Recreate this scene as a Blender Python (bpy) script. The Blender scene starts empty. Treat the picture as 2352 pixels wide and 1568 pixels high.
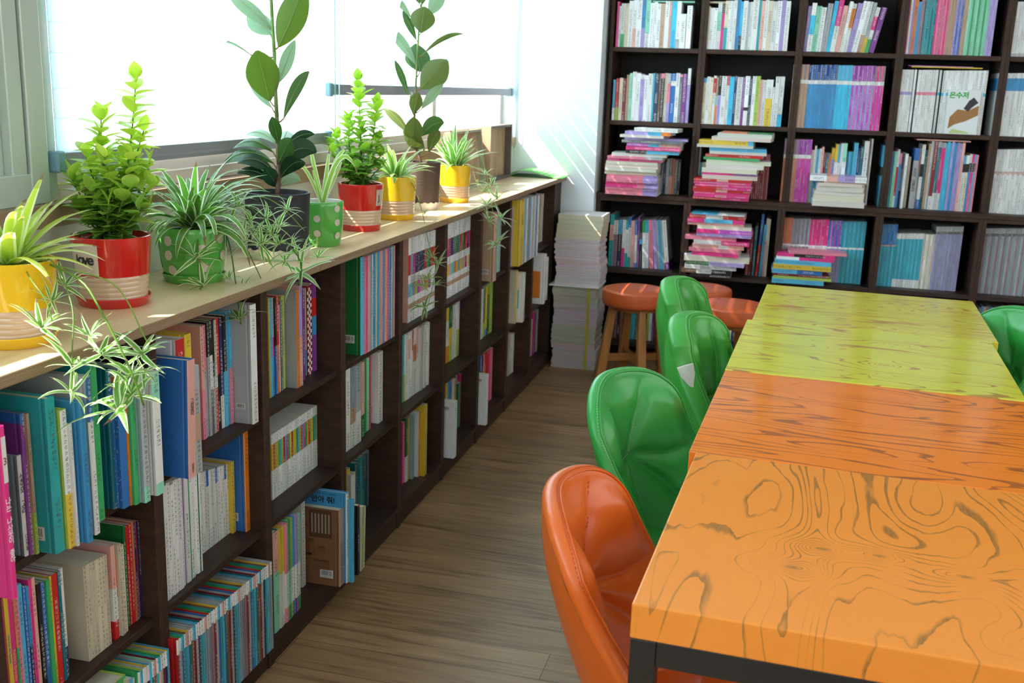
import bpy, bmesh, math, random
from mathutils import Vector, Matrix, noise
R = random.Random(7)
sc = bpy.context.scene
COL = bpy.data.collections.new('library_room'); sc.collection.children.link(COL)
# ---------------------------------------------------------------- camera
F_PX, YAW, PITCH, ROLL = 2420.9, -.2462, -.2373, .0343
CAM = Vector((1.0045, -1.3684, 1.2671))
fw = Vector((math.sin(YAW)*math.cos(PITCH), math.cos(YAW)*math.cos(PITCH), math.sin(PITCH)))
r0 = Vector((math.cos(YAW), -math.sin(YAW), 0)); u0 = r0.cross(fw)
RT = math.cos(ROLL)*r0+math.sin(ROLL)*u0; UP = -math.sin(ROLL)*r0+math.cos(ROLL)*u0
cam = bpy.data.cameras.new('camera'); camo = bpy.data.objects.new('camera', cam); COL.objects.link(camo)
M = Matrix.Identity(4)
for i in range(3):
    M[i][0] = RT[i]; M[i][1] = UP[i]; M[i][2] = -fw[i]; M[i][3] = CAM[i]
camo.matrix_world = M
cam.sensor_width = 22.3; cam.lens = F_PX/2352*22.3; cam.clip_start = .05
cam.dof.use_dof = True; cam.dof.focus_distance = 2.0; cam.dof.aperture_fstop = 5.6
sc.camera = camo
# measured points of the photograph turned into places in the room
def ray(u, v): return fw+RT*((u-1176)/F_PX)-UP*((v-784)/F_PX)
def uz(u, v, z): d = ray(u, v); return CAM+d*((z-CAM.z)/d.z)
def uy(u, v, y): d = ray(u, v); return CAM+d*((y-CAM.y)/d.y)
def ux(u, v, x): d = ray(u, v); return CAM+d*((x-CAM.x)/d.x)
def PX(u, v, w): return CAM+ray(u, v)*w
# ---------------------------------------------------------------- world, sun, exposure
sc.view_settings.view_transform = 'Standard'; sc.view_settings.look = 'None'
sc.view_settings.exposure = 0.0; sc.view_settings.gamma = 1; sc.view_settings.use_curve_mapping = False
wd = bpy.data.worlds.new('sky'); sc.world = wd; wd.use_nodes = True
bg = wd.node_tree.nodes['Background']; bg.inputs[0].default_value = (.80, .92, 1, 1); bg.inputs[1].default_value = 7.0
sl = bpy.data.lights.new('sun', 'SUN'); sun = bpy.data.objects.new('sun', sl); COL.objects.link(sun)
sl.energy = 20; sl.angle = .009; sl.color = (1, .96, .88)
SUND = Vector((1, .6, -1.2)).normalized()
sun.rotation_euler = SUND.to_track_quat('-Z', 'Y').to_euler(); sun.location = (-3, -1, 5)
sc.cycles.max_bounces = 10; sc.cycles.diffuse_bounces = 6; sc.cycles.transparent_max_bounces = 12
sc.cycles.sample_clamp_indirect = 8; sc.cycles.caustics_reflective = False; sc.cycles.caustics_refractive = False
def daylight(name, loc, sx, sy, rot, e, col=(1, .97, .93)):
    l = bpy.data.lights.new(name, 'AREA'); l.shape = 'RECTANGLE'; l.size = sx; l.size_y = sy; l.energy = e; l.color = col
    o = bpy.data.objects.new(name, l); COL.objects.link(o); o.location = loc; o.rotation_euler = rot; return o
# area lamps added out of view behind and beside the camera, standing in for daylight
daylight('rear_fill_lamp', (1.2, -3.45, 1.7), 3.2, 1.5, (math.pi/2, 0, 0), 21)
daylight('side_fill_lamp', (3.55, .2, 1.8), 1.4, 4.5, (0, math.pi/2, 0), 34)
# ---------------------------------------------------------------- colours
C = dict(w=(.80,.81,.79), c=(.72,.64,.48), k=(.015,.015,.018), n=(.02,.035,.13), b=(.03,.16,.50), l=(.10,.47,.72), C=(.05,.55,.85),
    t=(.03,.42,.45), T=(.01,.17,.22), g=(.05,.42,.14), G=(.01,.16,.04), y=(.78,.55,.05), o=(.85,.25,.03), r=(.62,.02,.02), R=(.25,.015,.03),
    p=(.85,.26,.36), P=(.80,.04,.26), v=(.22,.05,.28), V=(.42,.33,.66), e=(.46,.48,.50), E=(.14,.15,.16), N=(.26,.12,.06), m=(.30,.72,.52),
    L=(.45,.60,.10), s=(.80,.42,.36), Q=(.50,.08,.52), A=(.55,.36,.24), B=(.05,.30,.62), O=(.70,.22,.10), D=(.03,.05,.10), W=(.90,.91,.93), f=(.30,.40,.45), h=(.33,.23,.27))
CN = dict(w='white', c='cream', k='black', n='navy', b='blue', l='light blue', C='bright cyan', t='teal', T='dark teal', g='green', G='dark green', y='yellow', o='orange',
    r='red', R='maroon', p='pink', P='hot pink', v='dark purple', V='lilac', e='grey', E='dark grey', N='brown', m='mint', L='lime', s='salmon', Q='violet', A='tan', B='azure', O='rust',
    D='midnight blue', W='bright white', f='slate', h='dusty mauve')
# ---------------------------------------------------------------- mesh helpers
class MB:
    def __init__(s): s.v = []; s.f = []; s.c = []; s.uv = []; s.m = []; s.T = None
    def p(s, *a):
        q = Vector(a)
        if s.T is not None: q = s.T @ q
        s.v.append(q); return len(s.v)-1
    def face(s, idx, col=(.8, .8, .8), uv=None, a=0, m=0):
        s.f.append(idx); s.c.append((col[0], col[1], col[2], a)); s.uv.append(uv or [(0, 0)]*len(idx)); s.m.append(m)
    def box(s, x0, y0, z0, x1, y1, z1, col=(.8, .8, .8), m=0):
        i = [s.p(x, y, z) for z in (z0, z1) for x, y in ((x0, y0), (x1, y0), (x1, y1), (x0, y1))]
        for q in ((3, 2, 1, 0), (4, 5, 6, 7), (0, 1, 5, 4), (1, 2, 6, 5), (2, 3, 7, 6), (3, 0, 4, 7)):
            s.face([i[k] for k in q], col, m=m)
    def ring(s, pts, closed=True): return [s.p(*q) for q in pts]
    def tube(s, pts, r, col=(.8, .8, .8), n=8, caps=True):
        pts = [Vector(q) for q in pts]; rs = r if hasattr(r, '__len__') else [r]*len(pts); prev = None; up = Vector((.13, .21, .97))
        for k, q in enumerate(pts):
            d = (pts[min(k+1, len(pts)-1)]-pts[max(k-1, 0)]).normalized()
            a = d.cross(up)
            if a.length < .1: a = d.cross(Vector((1, 0, 0)))
            a.normalize(); b = d.cross(a)
            rg = [s.p(*(q+(a*math.cos(2*math.pi*j/n)+b*math.sin(2*math.pi*j/n))*rs[k])) for j in range(n)]
            if prev:
                for j in range(n): s.face([prev[j], prev[(j+1) % n], rg[(j+1) % n], rg[j]], col)
            elif caps: s.face(rg[::-1], col)
            prev = rg
        if caps: s.face(prev, col)
    def lathe(s, prof, cols, n=40, wob=None):
        prev = None
        for k, (r, z) in enumerate(prof):
            rg = []
            for j in range(n):
                a = 2*math.pi*j/n; rr = r; zz = z
                if wob and k in wob[0]: rr = r*(1+wob[1]*abs(math.sin(a*wob[2]))); zz = z+wob[3]*abs(math.sin(a*wob[2]))
                rg.append(s.p(rr*math.cos(a), rr*math.sin(a), zz))
            if prev:
                for j in range(n): s.face([prev[j], prev[(j+1) % n], rg[(j+1) % n], rg[j]], cols[k-1])
            prev = rg
        return prev
    def build(s, name, mat, parent=None, smooth=False, bevel=0, seg=2, sub=0, split=None):
        me = bpy.data.meshes.new(name); me.from_pydata([tuple(q) for q in s.v], [], s.f)
        ca = me.color_attributes.new('col', 'FLOAT_COLOR', 'CORNER'); ul = me.uv_layers.new(name='uv')
        cc = []; uu = []
        for f, c, u in zip(s.f, s.c, s.uv):
            cc += list(c)*len(f)
            for q in u: uu += [q[0], q[1]]
        ca.data.foreach_set('color', cc); ul.data.foreach_set('uv', uu)
        for q in (mat if isinstance(mat, list) else [mat]): me.materials.append(q)
        if any(s.m): me.polygons.foreach_set('material_index', s.m)
        if smooth: me.polygons.foreach_set('use_smooth', [True]*len(s.f))
        me.update()
        o = bpy.data.objects.new(name, me); COL.objects.link(o)
        if parent: o.parent = parent
        if bevel:
            b = o.modifiers.new('bevel', 'BEVEL'); b.width = bevel; b.segments = seg; b.limit_method = 'ANGLE'; b.angle_limit = .6
        if sub:
            b = o.modifiers.new('sub', 'SUBSURF'); b.levels = sub; b.render_levels = sub
        if split is not None and smooth:
            o.modifiers.new('split', 'EDGE_SPLIT').split_angle = split
        return o
def empty(name, label, cat, loc=(0, 0, 0), rz=0, group=None):
    o = bpy.data.objects.new(name, None); COL.objects.link(o); o.location = loc; o.rotation_euler = (0, 0, rz); o.empty_display_size = .05
    return tag(o, label, cat, group)
def tag(o, label, cat=None, group=None):
    o['label'] = label
    if cat: o['category'] = cat
    if group: o['group'] = group
    return o
def struct(o, label=None):
    o['kind'] = 'structure'
    if label: o['label'] = label
    return o
# ---------------------------------------------------------------- materials
def mat(name, rough=.5, col=None, attr=False, **k):
    m = bpy.data.materials.new(name); m.use_nodes = True; b = m.node_tree.nodes['Principled BSDF']
    b.inputs['Roughness'].default_value = rough
    if col: b.inputs['Base Color'].default_value = (*col, 1)
    for q, v in k.items(): b.inputs[q.replace('_', ' ')].default_value = v
    if attr:
        a = m.node_tree.nodes.new('ShaderNodeVertexColor'); a.layer_name = 'col'
        m.node_tree.links.new(a.outputs[0], b.inputs['Base Color'])
    return m
class NT:
    def __init__(s, m): s.t = m.node_tree; s.b = s.t.nodes['Principled BSDF']
    def n(s, typ, **k):
        o = s.t.nodes.new('ShaderNode'+typ)
        for q, v in k.items():
            if q.startswith('i'):
                o.inputs[int(q[1:])].default_value = v
            else: setattr(o, q, v)
        return o
    def l(s, a, b): s.t.links.new(a, b)
    def math(s, op, a, b=None, clamp=False):
        o = s.t.nodes.new('ShaderNodeMath'); o.operation = op; o.use_clamp = clamp
        for i, q in enumerate((a, b)):
            if q is None: continue
            if isinstance(q, (int, float)): o.inputs[i].default_value = q
            else: s.l(q, o.inputs[i])
        return o.outputs[0]
    def mix(s, f, a, b):
        o = s.t.nodes.new('ShaderNodeMix'); o.data_type = 'RGBA'
        for i, q in ((0, f), (6, a), (7, b)):
            if isinstance(q, (int, float)): o.inputs[i].default_value = q
            elif isinstance(q, tuple): o.inputs[i].default_value = (*q, 1)[:4]
            else: s.l(q, o.inputs[i])
        return o.outputs[2]
    def ramp(s, x, stops):
        o = s.t.nodes.new('ShaderNodeValToRGB'); s.l(x, o.inputs[0]); e = o.color_ramp.elements
        while len(e) < len(stops): e.new(.5)
        for q, (p, c) in zip(e, stops): q.position = p; q.color = (*c, 1)
        return o.outputs[0]
    def coord(s, scale=(1, 1, 1), kind='Object', loc=(0, 0, 0), rot=(0, 0, 0)):
        c = s.t.nodes.new('ShaderNodeTexCoord'); m = s.t.nodes.new('ShaderNodeMapping')
        m.inputs[3].default_value = scale; m.inputs[1].default_value = loc; m.inputs[2].default_value = rot
        s.l(c.outputs[kind], m.inputs[0]); return m.outputs[0]
    def bump(s, h, st=.2, d=.002):
        o = s.n('Bump'); o.inputs[0].default_value = st; o.inputs[1].default_value = d; s.l(h, o.inputs['Height']); s.l(o.outputs[0], s.b.inputs['Normal'])
def book_mat(name, rough):
    m = mat(name, rough); q = NT(m)
    a = q.n('VertexColor', layer_name='col'); uv = q.n('UVMap', uv_map='uv'); sx = q.n('SeparateXYZ'); q.l(uv.outputs[0], sx.inputs[0])
    U, Vv = sx.outputs[0], sx.outputs[1]
    cu = q.math('FLOOR', q.math('MULTIPLY', U, 9)); cv = q.math('FLOOR', q.math('MULTIPLY', Vv, 700))
    cx = q.n('CombineXYZ'); q.l(cu, cx.inputs[0]); q.l(cv, cx.inputs[1]); wn = q.n('TexWhiteNoise', noise_dimensions='2D'); q.l(cx.outputs[0], wn.inputs[0])
    g = q.math('GREATER_THAN', wn.outputs[0], .42)
    letter = q.math('LESS_THAN', q.math('FRACT', q.math('MULTIPLY', Vv, 115)), .72)
    cw = q.n('CombineXYZ'); q.l(q.math('FLOOR', q.math('MULTIPLY', Vv, 22)), cw.inputs[1]); w2 = q.n('TexWhiteNoise', noise_dimensions='2D'); q.l(cw.outputs[0], w2.inputs[0])
    word = q.math('GREATER_THAN', w2.outputs[0], .38)
    mid = q.math('LESS_THAN', q.math('ABSOLUTE', q.math('SUBTRACT', U, .5)), .24)
    f = q.math('MULTIPLY', q.math('MULTIPLY', g, letter), q.math('MULTIPLY', q.math('MULTIPLY', word, mid), a.outputs[1]))
    bw = q.n('RGBToBW'); q.l(a.outputs[0], bw.inputs[0]); dark = q.math('GREATER_THAN', bw.outputs[0], .22)
    ink = q.mix(dark, (.75, .75, .7), (.06, .05, .06))
    nz = q.n('TexNoise'); q.l(q.coord((30, 30, 8)), nz.inputs[0]); nz.inputs['Scale'].default_value = 1.5
    base = q.mix(q.math('MULTIPLY', f, .62), a.outputs[0], ink)
    va = q.n('HueSaturation'); q.l(base, va.inputs['Color']); q.l(q.math('ADD', q.math('MULTIPLY', nz.outputs[0], .25), .87), va.inputs['Value'])
    q.l(va.outputs[0], q.b.inputs['Base Color']); return m
MCOV = book_mat('printed_cover', .38); MPAP = mat('book_paper', .9, attr=True); MCOL = mat('plain_colour', .5, attr=True)
q = NT(MPAP); nz = q.n('TexNoise'); q.l(q.coord((900, 4, 900)), nz.inputs[0]); nz.inputs['Scale'].default_value = 1; q.bump(nz.outputs[0], .3, .001)
def wood_mat(name, dark, light, rough=.45, sc_=(6, 60, 60), spec=.4, bump=.1):
    m = mat(name, rough); q = NT(m); nz = q.n('TexNoise'); q.l(q.coord(sc_), nz.inputs[0]); nz.inputs['Scale'].default_value = 1; nz.inputs['Detail'].default_value = 6
    q.l(q.ramp(nz.outputs[0], [(.3, dark), (.7, light)]), q.b.inputs['Base Color']); q.bump(nz.outputs[0], bump, .001); q.b.inputs['Specular IOR Level'].default_value = spec; return m
MSH = wood_mat('dark_walnut_laminate', (.024, .012, .009), (.046, .025, .018), .5, (4, 4, 90))
MSHX = wood_mat('dark_walnut_edge', (.040, .021, .015), (.070, .038, .026), .55, (30, 4, 90), .25)
MBACK = mat('bookcase_back_board', .7, (.016, .013, .012))
# birch ply worktop
MTOP = mat('birch_ply_top', .32); q = NT(MTOP); nz = q.n('TexNoise'); q.l(q.coord((10, 1.2, 4)), nz.inputs[0]); nz.inputs['Scale'].default_value = 1; nz.inputs['Detail'].default_value = 5; nz.inputs['Distortion'].default_value = 1.2
q.l(q.ramp(nz.outputs[0], [(.3, (.60, .41, .22)), (.55, (.72, .53, .31)), (.75, (.76, .58, .36))]), q.b.inputs['Base Color'])
MEDGE = mat('ply_edge', .6); q = NT(MEDGE); c0 = q.coord((1, 1, 1)); sx = q.n('SeparateXYZ'); q.l(c0, sx.inputs[0])
nz = q.n('TexNoise'); q.l(q.coord((40, 3, 500)), nz.inputs[0]); nz.inputs['Scale'].default_value = 1
w = q.math('FRACT', q.math('MULTIPLY', sx.outputs[2], 430)); w = q.math('ADD', q.math('MULTIPLY', w, .5), q.math('MULTIPLY', nz.outputs[0], .5))
q.l(q.ramp(w, [(.25, (.13, .075, .04)), (.6, (.36, .24, .14)), (.9, (.42, .30, .19))]), q.b.inputs['Base Color'])
# floor
MFL = mat('oak_vinyl_planks', .36); q = NT(MFL); co = q.coord()
br = q.n('TexBrick'); q.l(co, br.inputs[0]); br.offset = .37; br.inputs['Color1'].default_value = (.27, .155, .074, 1); br.inputs['Color2'].default_value = (.37, .222, .112, 1); br.inputs['Mortar'].default_value = (.09, .052, .03, 1)
br.inputs['Scale'].default_value = 1; br.inputs['Mortar Size'].default_value = .0009; br.inputs['Brick Width'].default_value = .92; br.inputs['Row Height'].default_value = .112
nz = q.n('TexNoise'); q.l(q.coord((2.2, 26, 1)), nz.inputs[0]); nz.inputs['Scale'].default_value = 1.4; nz.inputs['Detail'].default_value = 8; nz.inputs['Distortion'].default_value = .8
n2 = q.n('TexNoise'); q.l(q.coord((4, 110, 1)), n2.inputs[0]); n2.inputs['Scale'].default_value = 1.2; n2.inputs['Detail'].default_value = 4
g = q.math('ADD', q.math('MULTIPLY', nz.outputs[0], .7), q.math('MULTIPLY', n2.outputs[0], .3))
gr = q.ramp(g, [(.36, (.48, .42, .36)), (.5, (.95, .93, .9)), (.66, (1.2, 1.2, 1.2))])
mx = q.n('Mix', data_type='RGBA', blend_type='MULTIPLY'); mx.inputs[0].default_value = .9; q.l(br.outputs[0], mx.inputs[6]); q.l(gr, mx.inputs[7]); q.l(mx.outputs[2], q.b.inputs['Base Color'])
q.bump(g, .15, .001)
MWALL = mat('white_wall_paint', .85, (.78, .82, .85)); MCEIL = mat('ceiling_paint', .9, (.82, .83, .82)); MLOW = mat('pale_green_wall', .8, (.52, .56, .48))
MALU = mat('grey_green_aluminium', .35, (.52, .59, .52), Metallic=.15); MALL = mat('beige_frame', .4, (.62, .57, .50)); MDK = mat('black_gap_strip', .6, (.012, .013, .013))
MRAIL = mat('blind_bottom_rail', .4, (.34, .34, .38), Metallic=.3); MCAP = mat('blue_plastic_cap', .4, (.20, .36, .46)); MCORD = mat('pale_blue_cord', .5, (.42, .70, .78))
MSILL = wood_mat('oak_sill', (.24, .16, .085), (.34, .24, .14), .5, (40, 3, 40)); MMET = mat('black_powder_coated_steel', .42, (.010, .011, .011)); MCHR = mat('chrome', .12, (.75, .75, .76), Metallic=1)
def table_mat(name, paint, grain, stretch, K, seed, swirl, lim=.3, knots=(), hf=.012):
    m = mat(name, .24); q = NT(m); loc = (seed, seed*.7, seed*.3); rt = (0, 0, .06)
    nz = q.n('TexNoise'); q.l(q.coord(stretch, loc=loc, rot=rt), nz.inputs[0]); nz.inputs['Scale'].default_value = 1; nz.inputs['Detail'].default_value = 1.2; nz.inputs['Roughness'].default_value = .4; nz.inputs['Distortion'].default_value = swirl
    hi = q.n('TexNoise'); q.l(q.coord((stretch[0]*9, stretch[1]*9, stretch[2]*9), loc=loc), hi.inputs[0]); hi.inputs['Scale'].default_value = 1
    v = q.math('ADD', nz.outputs[0], q.math('MULTIPLY', hi.outputs[0], hf)); kn = None
    for (kx, ky, sg, amp) in knots:
        c = q.n('TexCoord'); mp = q.n('Mapping'); mp.inputs[1].default_value = (-kx, -ky, 0); q.l(c.outputs['Object'], mp.inputs[0]); mp2 = q.n('Mapping'); mp2.inputs[3].default_value = (1/sg, 1.9/sg, 0); q.l(mp.outputs[0], mp2.inputs[0])
        ln = q.n('VectorMath', operation='LENGTH'); q.l(mp2.outputs[0], ln.inputs[0]); d = ln.outputs['Value']
        g = q.math('MULTIPLY', q.math('DIVIDE', 1, q.math('ADD', 1, q.math('MULTIPLY', q.math('MULTIPLY', d, d), 1.0))), amp); v = q.math('ADD', v, g)
        k2 = q.math('SUBTRACT', 1, q.math('MULTIPLY', d, 2.6), True); kn = k2 if kn is None else q.math('MAXIMUM', kn, k2)
    fr = q.math('FRACT', q.math('MULTIPLY', v, K))
    wid = q.n('TexNoise'); q.l(q.coord((stretch[0]*2.2, stretch[1]*1.6, stretch[2]), loc=(seed+3, 1, 2)), wid.inputs[0]); wid.inputs['Scale'].default_value = 1.1; wid.inputs['Detail'].default_value = 3
    th = q.math('MAXIMUM', q.math('MULTIPLY', q.math('SUBTRACT', wid.outputs[0], .36), lim*3), .07)
    line = q.math('MULTIPLY', q.math('SUBTRACT', th, fr), 9, True)
    fine = q.n('TexNoise'); q.l(q.coord((240, 10, 200) if swirl > .8 else (10, 240, 200)), fine.inputs[0]); fine.inputs['Scale'].default_value = 1
    line = q.math('MULTIPLY', line, q.math('ADD', .35, fine.outputs[0]), True)
    if kn is not None: line = q.math('MAXIMUM', line, kn)
    big = q.n('TexNoise'); q.l(q.coord((3, 3, 3)), big.inputs[0])
    pt = q.mix(q.math('MULTIPLY', big.outputs[0], .35), paint, tuple(min(1, c*1.2+.02) for c in paint))
    q.l(q.mix(q.math('MULTIPLY', line, .85), pt, grain), q.b.inputs['Base Color']); q.bump(line, -.12, .0008)
    q.b.inputs['Coat Weight'].default_value = .22; q.b.inputs['Coat Roughness'].default_value = .08; q.b.inputs['Specular IOR Level'].default_value = .35
    return m
KT1 = ((.205, .235, .035, .45), (.275, .24, .03, .4), (.17, .165, .035, .45), (.375, .215, .035, .4), (.50, .20, .035, .45), (.455, .06, .05, .3))
MT1 = table_mat('orange_painted_ply_swirl', (.85, .27, .032), (.25, .12, .03), (6.4, 1.5, 2), 15, 2.3, .9, .42, KT1, .03)
MT2 = table_mat('orange_painted_ply_fine', (.86, .22, .018), (.25, .075, .025), (1.5, 12, 6), 15, 5.1, .25, .42, (), .02)
MT3 = table_mat('yellow_green_ply', (.62, .58, .045), (.36, .12, .03), (1.5, 11, 6), 15, 9.4, .4, .42, ((.33, .18, .03, .3), (.24, .30, .03, .3), (.36, .40, .025, .25), (.28, .08, .03, .25)), .02)
MT4 = table_mat('yellow_green_ply_far', (.62, .54, .04), (.38, .11, .03), (1.6, 13, 6), 16, 14.2, .45, .52, ((.33, .34, .05, .3),), .02)
def vinyl(name, col, dry=None):
    m = mat(name, .36, col); q = NT(m); vz = q.n('TexVoronoi'); q.l(q.coord((1, 1, 1)), vz.inputs[0]); vz.inputs['Scale'].default_value = 420
    q.bump(vz.outputs[0], .08, .0006); q.b.inputs['Coat Weight'].default_value = .15; return m
MORV = vinyl('orange_vinyl', (.72, .13, .012)); MGRV = vinyl('green_vinyl', (.030, .34, .055)); MSTV = vinyl('stool_vinyl', (.58, .105, .025)); MGRV2 = vinyl('bright_green_vinyl', (.055, .36, .05))
MTHR = mat('stitch_thread', .8, (.42, .55, .32)); MTHO = mat('orange_thread', .8, (.45, .07, .02)); MPEEL = mat('exposed_backing_cloth', .9, (.62, .60, .54))
MLEG = wood_mat('honey_wood', (.30, .115, .028), (.47, .20, .055), .4, (30, 30, 4)); MRAW = wood_mat('aged_crate_wood', (.30, .19, .10), (.58, .42, .27), .7, (12, 12, 3))
MCRD = mat('crate_dark_edge', .6, (.12, .10, .09))
def leaf_mat(name, tr=.35):
    m = bpy.data.materials.new(name); m.use_nodes = True; q = NT(m); a = q.n('VertexColor', layer_name='col'); q.l(a.outputs[0], q.b.inputs['Base Color']); q.b.inputs['Roughness'].default_value = .35
    t = q.n('BsdfTranslucent'); hs = q.n('HueSaturation'); hs.inputs['Value'].default_value = 1.9; hs.inputs['Saturation'].default_value = 1.1; q.l(a.outputs[0], hs.inputs['Color']); q.l(hs.outputs[0], t.inputs[0])
    mx = q.n('MixShader'); mx.inputs[0].default_value = tr; q.l(q.b.outputs[0], mx.inputs[1]); q.l(t.outputs[0], mx.inputs[2]); q.l(mx.outputs[0], q.t.nodes['Material Output'].inputs[0]); return m
MLEAF = leaf_mat('leaf', .42); MRUB = leaf_mat('waxy_leaf', .16)
MSOIL = mat('potting_soil', 1, (.05, .035, .025)); q = NT(MSOIL); nz = q.n('TexNoise'); q.l(q.coord((150, 150, 150)), nz.inputs[0]); q.bump(nz.outputs[0], 1, .004)
MGLZ = mat('glazed_ceramic', .12, attr=True, Coat_Weight=.6)
MSTN = mat('ribbed_stoneware', .55, attr=True); q = NT(MSTN); sx = q.n('SeparateXYZ'); q.l(q.coord(), sx.inputs[0]); nz = q.n('TexNoise'); q.l(q.coord((20, 20, 700)), nz.inputs[0]); nz.inputs['Scale'].default_value = 1; q.bump(nz.outputs[0], .7, .002)
# translucent blind fabric, glass
def blind_mat(name, tr, col):
    m = bpy.data.materials.new(name); m.use_nodes = True; q = NT(m); q.b.inputs['Base Color'].default_value = (*col, 1); q.b.inputs['Roughness'].default_value = .9
    t = q.n('BsdfTranslucent'); t.inputs[0].default_value = (*col, 1); mx = q.n('MixShader'); mx.inputs[0].default_value = tr
    q.l(q.b.outputs[0], mx.inputs[1]); q.l(t.outputs[0], mx.inputs[2]); q.l(mx.outputs[0], q.t.nodes['Material Output'].inputs[0]); return m
MBL = blind_mat('white_blind_fabric', .6, (.86, .93, .97)); MBL2 = blind_mat('sheer_blind_fabric', .72, (.80, .95, 1))
MGLS = bpy.data.materials.new('window_glass'); MGLS.use_nodes = True; q = NT(MGLS); tr = q.n('BsdfTransparent'); gl = q.n('BsdfGlossy'); gl.inputs['Roughness'].default_value = .02
mx = q.n('MixShader'); mx.inputs[0].default_value = .06; q.l(tr.outputs[0], mx.inputs[1]); q.l(gl.outputs[0], mx.inputs[2]); q.l(mx.outputs[0], q.t.nodes['Material Output'].inputs[0])
# ---------------------------------------------------------------- the room
def sbox(name, x0, y0, z0, x1, y1, z1, m, label=None, bevel=0):
    b = MB(); b.box(x0, y0, z0, x1, y1, z1); return struct(b.build(name, m, bevel=bevel), label)
sbox('floor', -.4, -3.5, -.05, 3.6, 3.9, 0, MFL, 'brown oak plank floor')
sbox('ceiling', -.4, -3.5, 2.5, 3.6, 3.9, 2.6, MCEIL)
sbox('wall_right', 3.6, -3.5, 0, 3.7, 3.9, 2.5, MWALL); sbox('wall_front', -.4, -3.6, 0, 3.6, -3.5, 2.5, MWALL)
sbox('wall_back', .13, 3.9, 0, 3.6, 4.0, 2.5, MWALL); sbox('wall_back_pillar', -.6, 3.49, 0, .152, 4.0, 2.5, MWALL, 'white painted wall pillar beside the window')
sbox('wall_left', -.42, -3.5, 0, -.241, 3.49, 1.0, MLOW, 'pale green low wall under the window'); sbox('wall_left_lintel', -.42, -3.5, 2.3, -.241, 3.49, 2.5, MWALL)
sbox('trim_1', -.42, -3.5, 1.0, -.232, 3.49, 1.038, MSILL, 'oak window sill')
# window frames, one mesh per window
def window(name, y0, y1, zb, panes):
    b = MB(); b.box(-.37, y0, 1.038, -.285, y1, zb); b.box(-.37, y0, 2.26, -.285, y1, 2.3)
    b.box(-.30, y0, 1.038, -.272, y1, 1.038+(zb-1.038)*.55)
    for yy in panes: b.box(-.36, yy-.022, zb, -.30, yy+.022, 2.26)
    o = struct(b.build(name, MALL, bevel=.002)); g = MB(); g.box(-.335, y0, zb, -.331, y1, 2.26); struct(g.build('window_pane', MGLS, o)); return o
window('window_1', .255, 3.49, 1.092, [.29, 1.46, 2.5, 3.465]); window('window_2', -3.45, .04, 1.20, [-3.43, -2.3, -1.2, -.16])
b = MB(); b.box(-.37, -.265, 1.15, -.27, -.06, 2.3); struct(b.build('unseen_mullion', MALU))  # unseen post, added and sized to part the sun patches on the worktop
b = MB()
for y0, y1, x1 in ((.165, .2015, -.262), (.2065, .2525, -.258), (.2535, .287, -.268)): b.box(-.37, y0, 1.038, x1, y1, 2.3)
for k in range(4): b.box(-.34, .01+k*.04, 1.09, -.285+.006*(k % 2), .045+k*.04, 2.3)
b.box(-.34, -.06, 1.038, -.260, .2527, 1.092); struct(b.build('window_3', MALU, bevel=.002), 'grey-green aluminium window post and shutter panel')
for nm, (x0, x1, y0, y1, z0, z1) in (('rear_lamp_frame', (-.45, 2.85, -3.5, -3.46, .93, 2.47)), ('side_lamp_frame', (3.56, 3.6, -2.1, 2.5, 1.08, 2.47))):  # frames added on solid walls around the two unseen fill lamps
    b = MB(); e = .05
    if nm == 'rear_lamp_frame':
        for q in ((x0, x1, z0-e, z0), (x0, x1, z1-e*.5, z1+.02), (x0-.0, x0+e, z0, z1), (x1, x1+e, z0, z1), (1.17, 1.23, z0, z1)): b.box(max(q[0], -.239), y0+.0005, q[2], q[1], y1, min(q[3], 2.499))
    else:
        for q in ((y0-e, y1+e, z0-e, z0), (y0-e, y1+e, z1, 2.499), (y0-e, y0, z0, z1), (y1, y1+e, z0, z1), (.17, .23, z0, z1)): b.box(x0, q[0], q[2], x1-.0005, q[1], q[3])
    struct(b.build(nm, MALL))
b = MB(); b.box(-.36, .2017, 1.05, -.275, .2063, 2.3); struct(b.build('trim_2', MDK), 'black strip standing in for the dark gap in the window frame')  # black strip stands in for the dark gap between the posts
# roller blinds: opaque and sheer bands with narrow gaps
def blind(label, y0, y1, zb, slits, x=-.262, cap=True):
    t = empty('roller_blind', label, 'blind', (x, (y0+y1)/2, 0), 0, None); L = y1-y0; h = L/2
    b = MB(); s = MB(); z = zb+.028; zs = sorted(slits)+[2.28]; k = 0
    for zt in zs:
        lo = z
        while lo < zt-.002:
            hi = min(lo+(.052 if k % 2 else .062), zt-.002)
            (b if k % 2 else s).box(-.0004, -h+.004, lo, .0004, h-.004, hi); lo = hi; k += 1
        z = zt+.002
    b.build('blind_fabric', MBL, t); s.build('sheer_band', MBL2, t)
    r = MB(); r.box(-.011, -h, zb, .011, h, zb+.030); r.box(.011, -h, zb+.006, .0125, h, zb+.012); r.build('bottom_rail', MRAIL, t, bevel=.003)
    for e in ((-1, 1) if cap else (1,)):
        c = MB(); c.box(-.016, e*h-.012, zb-.004, .016, e*h+.012, zb+.034); c.build('end_cap', MCAP, t, bevel=.005, seg=3)
    ro = MB(); ro.tube([(0, -h, 2.285), (0, h, 2.285)], .025, n=16); ro.build('roller_tube', MRAIL, t); return t
blind('white banded roller blind pulled lowest, above the front pots', .275, 1.437, 1.094, [])
blind('white banded roller blind stopped higher, next to the white pillar', 1.445, 3.462, 1.226, [1.30, 1.377, 1.47, 1.56, 1.66, 1.76, 1.845, 1.95])
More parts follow.
